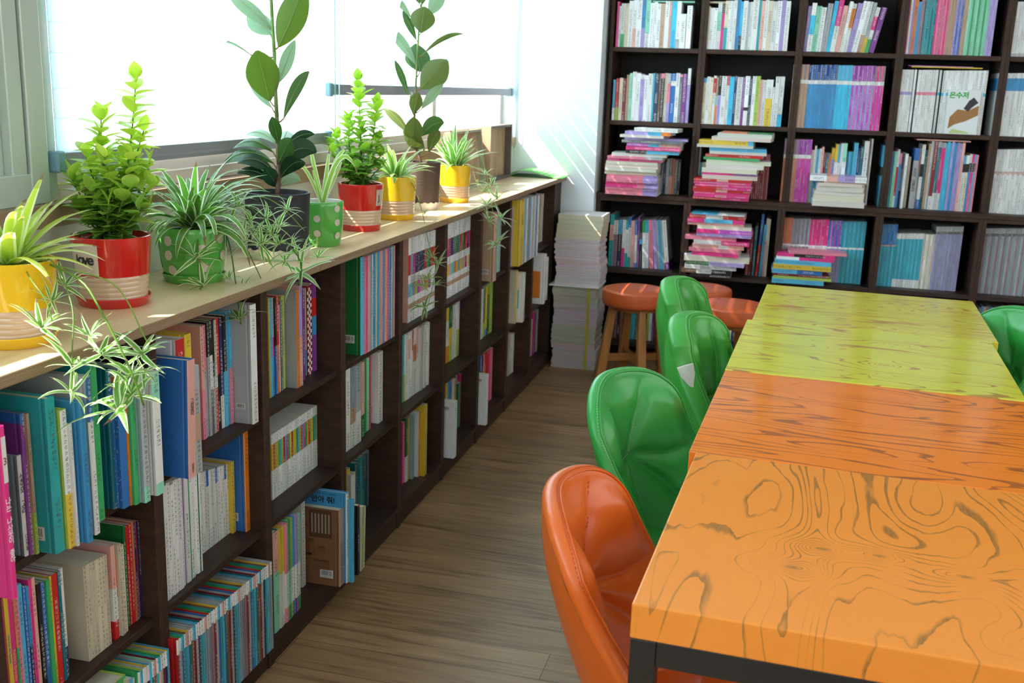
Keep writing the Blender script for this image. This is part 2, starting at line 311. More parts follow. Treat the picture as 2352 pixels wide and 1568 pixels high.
blind('unseen white roller blind added to soften the sun near the camera', -3.4, .03, 1.45, [], x=-.31)  # out of view, added to hold back direct sun and soften the light
def cord(label, y, x, z0, gap=.014):
    b = MB(); b.tube([(x, y-gap/2, 2.2), (x, y-gap/2, z0+.02), (x, y, z0), (x, y+gap/2, z0+.02), (x, y+gap/2, 2.2)], .0022, n=6)
    tag(b.build('blind_cord', MCORD, smooth=True), label, 'cord')
cord('pale blue blind pull cord hanging against the white pillar', 3.475, -.235, .99); cord('pale blue blind cord hanging between the two blinds', 1.475, -.245, 1.07, .03)
# ---------------------------------------------------------------- low bookcase, one unit per bay
Y0, P_, T_ = .1603, .40, .0142
ZK, ZS2, ZS1, ZT = .0624, .3274, .5803, .8521
BAYS = ['nearest', 'second', 'third', 'fourth', 'fifth', 'sixth', 'seventh', 'eighth', 'farthest']
def low_unit(i):
    y = Y0+(i-1)*P_-T_
    t = empty('low_bookcase_unit', '%s dark walnut bookcase unit in the low row under the window' % ('last' if i == 8 else BAYS[i]), 'bookcase', (0, y, 0), 0, 'low bookcase units under the window')
    for a in (0, P_-T_):
        b = MB(); b.box(-.238, a, 0, 0, a+T_-.0006, ZT-.0005); b.build('side_panel', MSHX, t, bevel=.0008, seg=1)
    for z in (ZK, ZS2, ZS1):
        b = MB(); b.box(-.232, T_, z-.0143, 0 if z == ZK else -.0106, P_-T_-.0006, z); b.build('shelf', MSH, t, bevel=.0007, seg=1)
    b = MB(); b.box(-.22, T_, 0, -.004, P_-T_-.0006, ZK-.0145); b.build('plinth', MSHX, t)
    b = MB(); b.box(-.2385, T_, .05, -.2325, P_-T_-.0006, ZT-.001); b.build('back_panel', MBACK, t)
for i in range(9): low_unit(i)
b = MB(); b.box(-.238, Y0+8*P_-T_+.0005, 0, -.004, 3.488, ZT-.001); tag(b.build('filler_panel', MSHX), 'dark walnut filler panel between the last low bookcase and the pillar', 'panel')
YJ = uz(731.6, 604.6, .87).y
for nm, a, c_ in (('birch plywood worktop under the front pots, ending at the joint', -.9, YJ-.0006), ('birch plywood worktop reaching the white pillar', YJ+.0006, 3.488)):
    t = empty('worktop', nm, 'worktop', (0, a, 0)); L = c_-a
    b = MB(); b.box(-.2385, 0, .8525, .0185, L, .8702); b.build('board', MTOP, t)
    b = MB(); b.box(.0185, 0, .8525, .0202, L, .8700); b.build('ply_edge', MEDGE, t, bevel=.0006, seg=1)
# ---------------------------------------------------------------- tall bookcase on the back wall
YB, YU, PB, TB = 3.5465, 3.6044, .4225, .0168
XL, XU = .174, .185
COLS = ['first column from the pillar', 'second column', 'third column', 'fourth column', 'fifth column']
def back_unit(k, up):
    x = (XU if up else XL)+k*PB-TB; Yf = YU if up else YB
    z0, z1 = (.7985, 2.3) if up else (0, .7785)
    t = empty('tall_bookcase_unit' if up else 'base_bookcase_unit', '%s dark walnut %s, %s' % ('open upper' if up else 'lower', 'bookcase unit' if up else 'bookcase unit under the ledge', COLS[k] if k < 5 else 'sixth column'),
              'bookcase', (x, Yf, 0), 0, 'upper bookcase units on the back wall' if up else 'lower bookcase units on the back wall')
    for a in (0, PB-TB):
        b = MB(); b.box(a+.0003, 0, z0, a+TB-.0003, 3.895-Yf, z1); b.build('side_panel', MSHX, t, bevel=.0008, seg=1)
    for z in ((1.1295, 1.4587, 1.788, 2.11) if up else (.4422, .09)):
        b = MB(); b.box(TB, .004, z-.0195, PB-TB, 3.885-Yf, z); b.build('shelf', MSHX if up else MSH, t, bevel=.0008, seg=1)
    b = MB(); b.box(TB, 0, z1-.0165, PB-TB, 3.88-Yf, z1); b.build('top_panel', MSHX, t, bevel=.0008, seg=1)
    b = MB(); b.box(TB, 3.886-Yf, z0, PB-TB, 3.892-Yf, z1); b.build('back_panel', MBACK, t)
for k in range(6): back_unit(k, True); back_unit(k, False)
t = empty('ledge_board', 'dark walnut ledge board running between lower and upper bookcases', 'shelf', (.148, YB-.004, 0)); b = MB(); b.box(0, 0, .7788, 2.6, 3.895-YB, .798); b.build('board', MSHX, t, bevel=.001, seg=1)
# ---------------------------------------------------------------- books
# a book stands with its spine at local y=0 facing -y, thickness along +x, height along +z
MINK = mat('black_print', .6, (.02, .02, .02)); MWHT = mat('white_sticker', .6, (.75, .76, .76)); MWINK = mat('white_print', .6, (.85, .85, .83)); MGINK = mat('green_print', .6, (.03, .40, .06))
MTXT = {}
def bands(spec):
    """'w' or 'w.6/r' -> [(z0,z1,key)] as fractions of the height from the foot"""
    ps = spec.split('/'); out = []; z = 0
    for i, q in enumerate(ps):
        k = q[0]; f = float(q[1:]) if len(q) > 1 else None
        e = f if f is not None else (1 if i == len(ps)-1 else z+(1-z)/(len(ps)-i)); out.append((z, e, k)); z = e
    out[-1] = (out[-1][0], 1, out[-1][2]); return out
def book_mesh(cb, pb, t, h, d, spec, hard, cover=None, rnd=R, ink=1):
    bs = bands(spec); jit = rnd.uniform(.86, 1.1); so = rnd.uniform(0, 90)
    def cc(k, f=1): c = C[k]; return tuple(min(1, q*jit*f) for q in c)
    ct = .0022 if hard else .0006
    ct = min(ct, t*.2)
    if hard and t > .006:
        g = .0012; prof = [(0, d), (0, .012), (g, .009), (0, .006), (0, .002), (.0018, 0), (t-.0018, 0), (t, .002), (t, .006), (t-g, .009), (t, .012), (t, d), (t-ct, d), (t-ct, ct), (ct, ct), (ct, d)]; sp = (4, 5, 6)
    else:
        prof = [(0, d), (0, 0), (t, 0), (t, d), (t-ct, d), (t-ct, ct), (ct, ct), (ct, d)]; sp = (1,)
    n = len(prof); lev = []
    zs = [0]+[e*h for _, e, _ in bs]
    for z in zs: lev.append([cb.p(x, y, z) for x, y in prof])
    for i in range(len(zs)-1):
        col = cc(bs[i][2]); sc_ = C[cover] if cover else col
        for j in range(n):
            k = (j+1) % n; isp = j in sp
            u0, u1 = prof[j][0]/t, prof[k][0]/t
            cb.face([lev[i][j], lev[i][k], lev[i+1][k], lev[i+1][j]], col if isp else (col if not cover else tuple(q*jit for q in sc_)),
                    [(u0, zs[i]+so), (u1, zs[i]+so), (u1, zs[i+1]+so), (u0, zs[i+1]+so)] if isp else None, ink if isp else 0)
    cb.face(lev[0][::-1], cc(bs[0][2])); cb.face(lev[-1], cc(bs[-1][2]) if not cover else C[cover])
    e = .003 if hard else .0004
    pc = tuple(q*rnd.uniform(.9, 1.05) for q in (.70, .66, .56)); pb.box(ct*1.02, ct*1.05, e, t-ct*1.02, d-e, h-e, pc)
BOOKS = []
def bk(px, loc, rz, tilt, t, h, d, spec, hard, cover, label, group, area, flat=False, extra=None, face=False):
    BOOKS.append(dict(loc=loc, rz=rz, tilt=tilt, t=t, h=h, d=d, spec=spec, hard=hard, cover=cover, label=label, group=group, area=area, flat=flat, extra=extra))
ORD = ['first', 'second', 'third', 'fourth', 'fifth', 'sixth', 'seventh', 'eighth', 'ninth', 'tenth', 'eleventh', 'twelfth', 'thirteenth', 'fourteenth', 'fifteenth', 'sixteenth', 'seventeenth', 'eighteenth', 'nineteenth', 'twentieth']
TENS = {2: 'twenty', 3: 'thirty', 4: 'forty', 5: 'fifty'}
def ordn(i):
    if i < 20: return ORD[i]
    q = i+1
    return ({20: 'twentieth', 30: 'thirtieth', 40: 'fortieth', 50: 'fiftieth'}[q] if q % 10 == 0 else TENS[q//10]+'-'+ORD[q % 10-1])
def descr(t, h, spec, hard):
    ks = []
    for _, _, k in bands(spec):
        if CN[k] not in ks: ks.append(CN[k])
    sz = 'slim' if t < .010 else ('thick' if t > .024 else '')
    return ' '.join(q for q in (sz, '-and-'.join(ks[:2]), 'hardback' if hard else 'paperback') if q)
def shelf_row(comp, group, z, vref, side, items):
    """items: (u0,u1,vtop,plane,n,'colour codes',options). side 'L': spines face +x at x=plane; 'B': spines face -y at y=plane"""
    idx = 0
    for it in items:
        u0, u1, vt, pl, n, cols = it[:6]; op = it[6] if len(it) > 6 else {}
        cs = cols.split(); v0, v1 = vt if isinstance(vt, tuple) else (vt, vt)
        if side == 'L': a, b_ = ux(u0, vref, pl).y, ux(u1, vref, pl).y
        else: a, b_ = uy(u0, vref, pl).x, uy(u1, vref, pl).x
        ws = [1 if op.get('even') else R.uniform(.8, 1.2) for _ in range(n)]; tot = sum(ws); acc = a
        for i in range(n):
            t = (b_-a)*ws[i]/tot; f = (i+.5)/n; um = u0+(u1-u0)*f; vv = v0+(v1-v0)*f
            top = (ux(um, vv, pl) if side == 'L' else uy(um, vv, pl)).z
            h = max(.08, min(top-z, op.get('hmax', .31)))
            if n > 1 and not op.get('even'): h *= R.uniform(.97, 1.0)
            dp = pl+R.uniform(-.002, .002)*(0 if op.get('even') else 1)
            d = op.get('d', min(.17, h*.74)); lim = (dp+.226) if side == 'L' else (3.87-dp); d = min(d, lim)
            spec = cs[i % len(cs)]; hard = op.get('hard', False); g = .0002
            tl = op.get('tilt', 0)
            if isinstance(tl, tuple): tl = tl[0]+(tl[1]-tl[0])*f
            loc = Vector((dp, acc+g, z+.0004)) if side == 'L' else Vector((acc+g, dp, z+.0004))
            if tl: loc.z += abs(math.sin(tl))*.0002
            tag_ = op.get('label') or '%s, %s from left, %s' % (descr(t, h, spec, hard), ordn(idx), comp)
            dist = (Vector(loc)-CAM).length
            bk(None, loc, math.pi/2 if side == 'L' else 0, tl, t-2*g, h, d, spec, hard, op.get('cover') or (op['covers'][i*7 % len(op['covers'])] if 'covers' in op else None), tag_, group, (t+.03*(idx == 0))*h/dist**2, False, op.get('extra'))
            acc += t; idx += 1
S_ = {}
def LB_(bay, tier): return '%s shelf of %s low unit' % (tier, BAYS[bay])
G_ = lambda bay, tier: 'books on the %s shelf of the %s low unit' % (tier, BAYS[bay])
def rowL(bay, tier, vref, items, z=None):
    z = {'top': ZS1, 'middle': ZS2, 'bottom': ZK}[tier] if z is None else z
    shelf_row(LB_(bay, tier), G_(bay, tier), z, vref, 'L', items)
H = {'hard': True}
def o(**k): return k
def txt(s, size, where, col='k', zf=.5, rot=True, **k): return dict(s=s, size=size, where=where, col=col, zf=zf, rot=rot, **k)
# nearest unit
rowL(0, 'top', 1100, [(9, 23, 975, .062, 1, 'P', o(hard=True, extra=[txt('나는 나사못이 좋아', .011, 'spine', 'W', .40), txt('3', .014, 'spine', 'R', .80, rot=False), txt('', .014, 'spinelabel', 'w', .86)])),
    (47, 59, 1043, -.010, 1, 'w', o(hard=True, cover='f', extra=[txt('생쥐와 고래', .0125, 'spine', 'k', .62), txt('다산기획', .008, 'spine', 'k', .13), txt('', .03, 'bar', 'k', .1)])), (59.5, 70, 945, -.006, 1, 'v.93/b', H), (71, 78, 945, -.002, 1, 'L.3/A', H),
    (118, 140, 908, .025, 1, 't', o(hard=True, cover='t', extra=[txt('', .034, 'bar', 'k', .08)])), (152, 166, 937, .033, 1, 'y.4/w', o(hard=True, cover='L')), (166.4, 171.5, 970, .034, 1, 'w'),
    (195, 209, 918, .045, 1, 'B', o(hard=True, cover='B', extra=[txt('', .03, 'bar', 'k', .14)])), (210, 222, 858, .035, 1, 'w.72/b', o(hard=True, cover='e')), (223, 237, 833, .012, 1, 'g', o(cover='t')), (261, 272, 842, .005, 1, 'T', o(hard=True, cover='T')),
    (282, 299, 888, .017, 1, 'b', o(hard=True, cover='b', extra=[txt('', .0012, 'dots', 'w')])), (299.5, 307, 862, .020, 1, 'o', {}), (308, 319, 880, .024, 1, 'g', H), (332, 345, 840, .035, 1, 'm.12/e', o(hard=True, cover='f')),
    (346, 354, 795, .0, 1, 'w', {}), (354.5, 361, 792, .012, 1, 'w.7/k', {}), (362, 379, 850, .037, 1, 'm.1/w.78/m', o(hard=True, cover='w', extra=[txt('', .02, 'bar', 'k', .12)]))])
rowL(0, 'middle', 1390, [(-12, 7, 1300, -.03, 2, 'y P'), (7, 17, 1318, -.03, 1, 'y.6/y', o(extra=[txt('We Are All Special', .006, 'spine', 'b', .5)])), (17, 28, 1325, -.03, 1, 'P', o(extra=[txt('Rabbit\'s Birthday', .0075, 'spine', 'y', .38)])), (28, 33, 1325, -.03, 1, 'g.5/O'),
    (33, 44, 1342, -.03, 1, 'p'), (44, 54.5, 1340, -.03, 1, 'l'), (54.5, 68, 1336, -.03, 2, 'b n.5/B'), (68, 76, 1328, -.03, 1, 'P'), (76, 85, 1324, -.03, 1, 's'), (86, 96, 1338, -.031, 1, 'k'), (96, 107, 1335, -.031, 1, 'b'), (107, 116, 1328, -.03, 1, 'g'),
    (116, 122.5, 1320, -.03, 1, 'y'), (122.5, 134.5, 1314, -.029, 1, 'r'), (134.5, 141, 1308, -.03, 1, 'T'), (141, 150.5, 1302, -.031, 1, 'n.28/w'),
    (196, 252, (1298, 1268), -.028, 8, 'c c.1/c', o(cover='c', even=True)), (253, 259, 1262, -.04, 1, 'l', {}), (259, 269, 1248, -.03, 1, 'r.2/w.55/s', {}), (269, 275, 1275, -.03, 1, 'w.5/o', {}), (276, 292, 1242, -.027, 2, 'c', {}),
    (293, 334, (1198, 1186), -.034, 8, 'G r r O n r n r', o(hmax=.24))])
rowL(0, 'bottom', 1545, [(215, 290, 1530, .005, 1, 'g', o(hard=True, cover='L', hmax=.22)), (291, 311, 1552, .012, 3, 'c l w', {}), (318, 392, (1545, 1487), .018, 14, 'l.86/W c.86/C e.86/W R.86/W n.86/W l.86/C T.86/W N.86/s'.replace('1/', '/'), o(even=True, hard=True, covers='gltyRemLe'))])
# second unit
rowL(1, 'top', 900, [(411, 430, 777, -.0, 1, 'r', o(hard=True, cover='W', hmax=.262)), (431, 445, 765, -.012, 1, 'y', H), (425.5, 443, 828, .044, 1, 's', o(hard=True, cover='b', tilt=.045, extra=[txt('고릴라', .0125, 'spine', 'k', .60), txt('비룡소', .007, 'spine', 'k', .08)])), (447, 461, 840, .045, 1, 'e.3/A.55/e', o(cover='W', hmax=.235)),
    (463, 545, (745, 702), -.042, 13, 'p.45/s e.6/p e.7/k E.4/w.7/k e.5/k r.4/w.6/c k.5/r w.3/n l.5/k l.6/l p.5/l n.5/w E.6/l', o(hmax=.262)), (545, 560, 706, -.075, 2, 'l w', o(hmax=.26)), (579, 592, 697, .001, 1, 'w.3/W', o(hard=True, cover='e', hmax=.264, extra=[txt('', .02, 'bar', 'k', .12)]))])
rowL(1, 'middle', 1256, [(379.5, 388, 1112, -.023, 1, 'W'), (388, 402.5, 1102, -.024, 2, 'W'), (402.5, 410, 1098, -.025, 1, 'W'), (410, 425, 1090, -.025, 2, 'W'), (425, 427, 1085, -.027, 1, 'v'), (427, 436, 1083, -.027, 1, 'W'), (436, 438.5, 1080, -.028, 1, 'g'), (438.5, 446.5, 1076, -.028, 1, 'W'),
    (446.5, 458, 1070, -.029, 2, 'W'), (458, 459.5, 1068, -.029, 1, 'G'), (459.5, 463, 1062, -.029, 1, 'W'), (463, 535, (1083, 1060), -.067, 14, 'w w w w.8/b', o(even=True)), (535, 541.5, 1056, -.06, 1, 'y'), (567, 577, 985, -.036, 1, 'o', o(hard=True, cover='b', hmax=.248, extra=[txt('', .03, 'bar', 'k', .1)]))])
rowL(1, 'bottom', 1500, [(408, 630, (1470, 1285), .019, 46, 'R.86/W e.88/W b.86/C C.87/W l.86/s T.86/W N.88/W R.86/C e.86/W n.87/W t.86/W l.86/W f.86/s f.86/W h.86/W h.88/W'.replace('C.87', 't.87'), o(even=True, hard=True, hmax=.246, covers='rtyelRbgNefTe'))])
# third unit
rowL(2, 'top', 803, [(616.6, 619, 684, -.053, 1, 'y'), (619, 625.5, 684, -.053, 1, 'l'), (625.5, 631, 683, -.053, 1, 'B.4/P.6/e'), (631, 634.5, 683, -.054, 1, 'b.5/k'), (634.5, 640, 678, -.054, 1, 'O.5/r'), (640, 643.5, 700, -.054, 1, 'w'), (643.5, 648.5, 690, -.056, 1, 'E'),
    (648.5, 655, 678, -.056, 1, 'L'), (655, 664, 678, -.058, 1, 'D'), (664, 671, 670, -.058, 1, 'T'), (671, 678, 662, -.058, 1, 'l', o(hard=True)), (681.6, 688, 665, -.03, 1, 'o', o(cover='e')), (689, 696, 655, -.03, 1, 's.5/V', o(cover='s')), (696.4, 701, 664, -.045, 1, 'v'), (701, 705, 660, -.06, 1, 'l.3/c'),
    (705, 715, 655, -.057, 1, 'R', o(extra=[txt('', .0035, 'check', 'w')])), (715, 717.5, 650, -.058, 1, 'c'), (717.8, 726.5, 640, -.058, 1, 'v.4/B.6/r.8/v', o(extra=[txt('', 0, 'none')])), (726.5, 730, 637, -.075, 1, 'k'), (730, 733, 636, -.076, 1, 'g'), (733, 738, 634, -.078, 1, 'B'), (738, 746.7, 631, -.08, 2, 'y')])
rowL(2, 'middle', 1050, [(624, 729.5, (999, 929), -.065, 29, 'W.45/y.85/W W.45/r.85/W W.45/L.85/W W.45/y.85/W W.45/g.85/W W.45/l.85/W W.45/L.85/W W.45/r.85/W W.45/l.85/W W.45/P.85/W W.45/g.85/W', o(even=True))])
rowL(2, 'bottom', 1350, [(631, 643, 1218, -.004, 1, 'm.6/s', o(hard=True, cover='T')), (643, 650, 1212, -.004, 1, 'w.55/y', H), (650, 656, 1208, -.004, 1, 'w.55/y', H), (656, 662, 1200, -.004, 1, 'p.15/w.5/p', H), (662, 669, 1192, -.004, 1, 'g.15/m.5/g', H), (669, 674, 1188, -.004, 1, 'L.15/w.5/L', H),
    (674, 680, 1185, -.004, 1, 'b.15/w.5/B', H), (680, 686, 1180, -.004, 1, 'v.15/w.5/V', H), (686, 692, 1178, -.004, 1, 'g.15/w.5/m', H), (694.5, 702, 1148, -.045, 1, 'w', {}),
    (781, 792, 1168, .041, 1, 'A', o(hard=True, cover='N', label='brown picture book with wooden toys on its cover, bottom of third low unit', extra=[txt('', .034, 'bar', 'k', .1), txt('', .034, 'toys', 'k')])),
    (798, 803.5, 1131, .050, 1, 'w', o(hard=True, cover='B', label='blue picture book titled in black, behind the brown wooden-toy book', extra=[txt('안아 줘!', .019, 'cover', 'k', .90)])), (812.2, 816.5, 1147, .063, 1, 'l', o(hard=True, cover='l')), (822.5, 827, 1160, .058, 1, 'k.97/r', o(cover='k', d=.12)), (828, 838, 1165, .055, 2, 'L w', o(cover='w', tilt=.05, d=.13))])
# fourth to ninth
rowL(3, 'top', 700, [(830, 838, 590, -.01, 1, 'l', o(hard=True, cover='G', label='large green book with a barcode, first on fourth low unit top shelf', extra=[txt('', .034, 'bar', 'k', .12)])), (838.3, 906.7, (591, 564), -.008, 23, 'p P s s l c b l c t l p s l h s p P l b c t p', o(even=True, hmax=.26))])
rowL(3, 'middle', 920, [(795.5, 805.5, 847, -.036, 1, 'w'), (806, 817, 842, -.036, 1, 'w.3/A.5/f'), (817, 829, 836, -.036, 1, 'w.4/e'), (829, 836, 832, -.045, 1, 'G.3/s'), (836, 842.5, 827, -.05, 1, 'g'), (842.5, 849, 822, -.05, 1, 'm'), (849, 852, 818, -.05, 1, 'r'), (868, 878, 808, -.048, 1, 'w', o(cover='W', extra=[txt('', .03, 'bar', 'k', .15)]))])
rowL(3, 'bottom', 1120, [(796.5, 803.6, 1076, -.07, 1, 'y'), (805, 815, 1087, -.06, 1, 'w', o(cover='w')), (816, 853, (1064, 1025), -.09, 9, 'T D T t E T D f t', o(hmax=.23)), (853, 860, 1022, -.085, 1, 'o', o(hmax=.235))])
ser = 'W.16/A.22/W.30/{}.46/W.56/{}.8/W'
def series(a): return ' '.join(ser.format(x, y) for x, y in zip(a[::2], a[1::2]))
rowL(4, 'top', 650, [(937.5, 1003, (548, 527), -.031, 13, series('lrmlVPLnQnpnenrrygvGwrWr'), o(even=True, cover='s', hmax=.258))])
rowL(4, 'middle', 850, [(925.5, 929, 770, -.052, 1, 't'), (929, 933, 768, -.052, 1, 'y.4/w'), (933, 950, (765, 757), -.05, 4, 'w w.6/s.9/w W w.7/r'), (950, 957, 753, -.048, 1, 'w.5/O.75/w'), (957, 962, 750, -.048, 1, 'w.6/s'), (962, 970, 748, -.047, 2, 'w e'), (970, 974, 745, -.047, 1, 'y.7/A'), (974, 992, (742, 738), -.045, 4, 'w W w W')])
rowL(4, 'bottom', 1040, [(923.5, 928, 970, -.055, 1, 'P'), (928, 932, 968, -.055, 1, 'h'), (932, 936.5, 960, -.05, 1, 'w.4/G'), (936.5, 939.5, 958, -.05, 1, 'y'), (948.5, 952, 952, -.038, 1, 'l', o(cover='e')), (960, 964, 945, -.03, 1, 'o', o(cover='w')), (974, 979.5, 930, -.014, 1, 'y', o(cover='y', d=.1))])
rowL(5, 'top', 620, [(1026.3, 1079, (516, 496), -.038, 13, series('yPsRmnlvogynlGyrAgeRrrwn'), o(even=True, hmax=.258))])
rowL(5, 'middle', 760, [(1026, 1033, 706, -.072, 1, 'o.3/w.75/y'), (1033, 1039.5, 702, -.07, 1, 'L.3/y.6/G'), (1039.5, 1048, (699, 697), -.07, 2, 'w'), (1048, 1053, 694, -.07, 1, 'L.5/w'), (1053, 1058, 690, -.07, 1, 'v')])
rowL(5, 'bottom', 930, [(1023, 1026, 876, -.065, 1, 'y'), (1026.5, 1037, 872, -.065, 2, 'B b'), (1037, 1046, 868, -.063, 2, 'c A'), (1046, 1050, 864, -.063, 1, 'E'), (1050, 1056, 880, -.06, 1, 'G'), (1056, 1060, 858, -.06, 1, 'P')])
rowL(5, 'bottom', 985, [(1043, 1049, 923, .025, 1, 'W', o(cover='W', d=.11, label='white book with a barcode standing out past the sixth low unit shelves', extra=[txt('', .02, 'bar', 'k', .85)]))])
rowL(6, 'top', 560, [(1136, 1142.5, 488, .021, 1, 's.95/P', o(hard=True, cover='A', d=.14, hmax=.262, label='orange-brown book with a barcode behind the dangling plantlets', extra=[txt('', .03, 'bar', 'k', .1)])), (1143, 1149, 500, -.02, 2, 'm e')])
rowL(6, 'middle', 710, [(1106.5, 1110, 664, -.06, 1, 'w'), (1110, 1115, 660, -.06, 1, 'L.3/G'), (1115, 1124, (656, 650), -.06, 2, 'b.15/y G.8/L'), (1124, 1130, 645, -.06, 1, 'L')])
rowL(6, 'bottom', 850, [(1103, 1106.5, 818, -.045, 1, 'b'), (1106.5, 1111, 812, -.045, 1, 'R'), (1111, 1113, 815, -.045, 1, 'w'), (1113, 1121, (808, 804), -.045, 2, 'r'), (1121, 1129.5, (802, 797), -.045, 2, 'P p')])
rowL(6, 'bottom', 920, [(1116, 1120, 861, .027, 1, 'W', o(cover='W', d=.09, label='white book with a small barcode standing out past the seventh low unit', extra=[txt('', .02, 'bar', 'k', .85)]))])
rowL(7, 'top', 540, [(1172.5, 1190, (478, 470), -.005, 3, 'V w.6/s e', o(d=.15)), (1193, 1203, 460, .022, 1, 'y', o(hard=True, cover='y', d=.16)), (1203.4, 1236, (458, 450), .022, 9, 'l w h l w e w b w', o(even=True))])
rowL(7, 'middle', 690, [(1184.5, 1188, 623, -.008, 1, 'y', o(cover='c', d=.15)), (1202, 1206.5, 628, .016, 1, 'w', o(cover='W', d=.13, hard=True, label='white book with a blue picture panel, eighth low unit middle shelf', extra=[txt('', .05, 'panel', 'l')]))])
rowL(7, 'bottom', 820, [(1169, 1172, 768, -.065, 1, 'c'), (1172.5, 1182, 766, -.065, 3, 'w')])
rowL(8, 'top', 500, [(1242, 1255, (450, 432), -.05, 4, 'c w T.6/k.8/m l', {})])
rowL(8, 'middle', 640, [(1250.5, 1254.5, 585, .012, 1, 'w', o(cover='W', d=.13, hard=True, label='white book with an orange back cover, jutting out of the last low unit', extra=[txt('', .05, 'panel', 'o')])), (1255, 1258, 592, .0, 1, 'w')])
rowL(8, 'bottom', 770, [(1220.5, 1223, 735, -.055, 1, 'w'), (1223, 1227.5, 718, -.055, 1, 'P'), (1227.5, 1231, 715, -.055, 1, 'b'), (1231, 1234, 713, -.055, 1, 'c')])
# back wall
def rowB(comp, z, vref, items): shelf_row(comp, 'books on the '+comp, z, vref, 'B', items)
Yf = YU+.012
CT = ['first column', 'second column', 'third column', 'fourth column', 'fifth column']
def tl(z, k): return '%s shelf, %s back bookcase' % (z, CT[k])
rowB(tl('upper', 0), 1.4587, 64, [(1416, 1421, 4, Yf, 1, 'P'), (1421, 1425.5, 14, Yf, 1, 'w'), (1425.5, 1434, 8, Yf, 1, 'g.3/w'), (1434, 1443, 8, Yf, 1, 'c.8/c'), (1443, 1453, 2, Yf, 1, 'w'), (1453, 1461, 0, Yf, 1, 's.4/w'), (1461, 1473, 0, Yf, 1, 'W'), (1473, 1481.5, -3, Yf, 1, 'V.4/B'), (1481.5, 1492, 0, Yf, 1, 'w.3/m'),
    (1492, 1508, 4, Yf, 2, 'W w'), (1508, 1516, 8, Yf, 1, 'w'), (1516, 1526, 8, Yf, 1, 'A'), (1526, 1536, 3, Yf, 1, 'w'), (1536, 1541, 4, Yf, 1, 's'), (1541, 1553, 4, Yf, 1, 'C'), (1553, 1562, 3, Yf, 1, 'e.2/W'), (1562, 1575, 32, Yf, 1, 'w'), (1576, 1588, 13, Yf, 1, 'W')])
rowB(tl('upper', 1), 1.4587, 64, [(1619, 1628.5, 14, Yf, 1, 'c'), (1628.5, 1646.5, 16, Yf, 2, 'w'), (1646.5, 1656, 6, Yf, 1, 'w.4/m.8/w'), (1656, 1662.5, 8, Yf, 1, 'P.8/k'), (1662.5, 1671, 2, Yf, 1, 't.45/c'), (1671, 1690, 0, Yf, 3, 'w W'), (1690, 1698.6, 0, Yf, 1, 'B'), (1698.6, 1704, 4, Yf, 1, 'k.3/C'), (1704, 1714.6, 2, Yf, 1, 'w'), (1714.6, 1726, 2, Yf, 2, 'e w'), (1726, 1740, 0, Yf, 1, 'w'),
    (1740, 1746, 0, Yf, 1, 't'), (1746, 1754, 2, Yf, 1, 's'), (1754, 1762, 0, Yf, 1, 'w'), (1762, 1772, 2, Yf, 1, 'c'), (1772, 1812, 0, Yf, 4, 'w W V w')])
rowB(tl('upper', 2), 1.4587, 64, [(1833, 1843, 12, Yf, 1, 'c', o(tilt=.02)), (1843, 1850, 6, Yf, 1, 'k', o(tilt=.02)), (1850, 1857, 14, Yf, 1, 'V', o(tilt=.03)), (1857, 1868, 7, Yf, 1, 'w.35/C.75/w', o(tilt=.04)), (1868, 1879, 14, Yf, 1, 'm', o(tilt=.05)), (1879, 1890, 17, Yf, 1, 'w', o(tilt=.05)), (1890, 1902, 8, Yf, 1, 'e', o(tilt=.07)), (1902, 1911, 2, Yf, 1, 'C', o(tilt=.09)), (1911, 1922, 0, Yf, 1, 'w.5/P', o(tilt=.10)),
    (1922, 1933, 13, Yf, 1, 's', o(tilt=.11)), (1933, 1941, 3, Yf, 1, 'w', o(tilt=.12)), (1941, 1950, 8, Yf, 1, 'w.5/o.9/w', o(tilt=.12)), (1950, 1961, 7, Yf, 1, 'V', o(tilt=.14)), (1961, 1973, 2, Yf, 1, 'W', o(tilt=.15)), (1973, 1983, 3, Yf, 1, 'A.35/w', o(tilt=.15)), (1983, 1991, 5, Yf, 1, 'y.3/e', o(tilt=.16)), (1991, 2000, 16, Yf, 1, 'g.3/w.5/P.8/w', o(tilt=.17)), (2001, 2013, 16, Yf, 1, 'v', o(tilt=.19, d=.13))])
rowB(tl('upper', 3), 1.4587, 64, [(2063, 2069, 10, Yf+.05, 1, 'G.4/O', {}), (2070, 2076, -5, Yf+.05, 1, 'E', {}), (2081.6, 2087, -10, Yf, 1, 'P'), (2087, 2095.5, -12, Yf, 2, 'W V'), (2095.5, 2104, -14, Yf, 1, 'O.8/o'), (2104, 2111.5, 4, Yf, 1, 'B'), (2111.5, 2119, -5, Yf, 1, 'h'), (2120, 2146.7, -20, Yf, 7, 'T t', o(even=True)), (2146.7, 2176.6, -20, Yf, 8, 'P p', o(even=True)), (2176.6, 2191.5, -20, Yf, 4, 'A', o(even=True)), (2191.5, 2208.6, -20, Yf, 4, 'V b', o(even=True)),
    (2208.6, 2219, -20, Yf, 3, 'A', o(even=True)), (2219, 2268, -20, Yf, 11, 'm m g', o(even=True)), (2268, 2284, -20, Yf, 3, 'V', o(even=True))])
rowB(tl('upper', 4), 1.4587, 64, [(2310, 2400, 4, Yf, 17, 'e.06/w', o(even=True))])
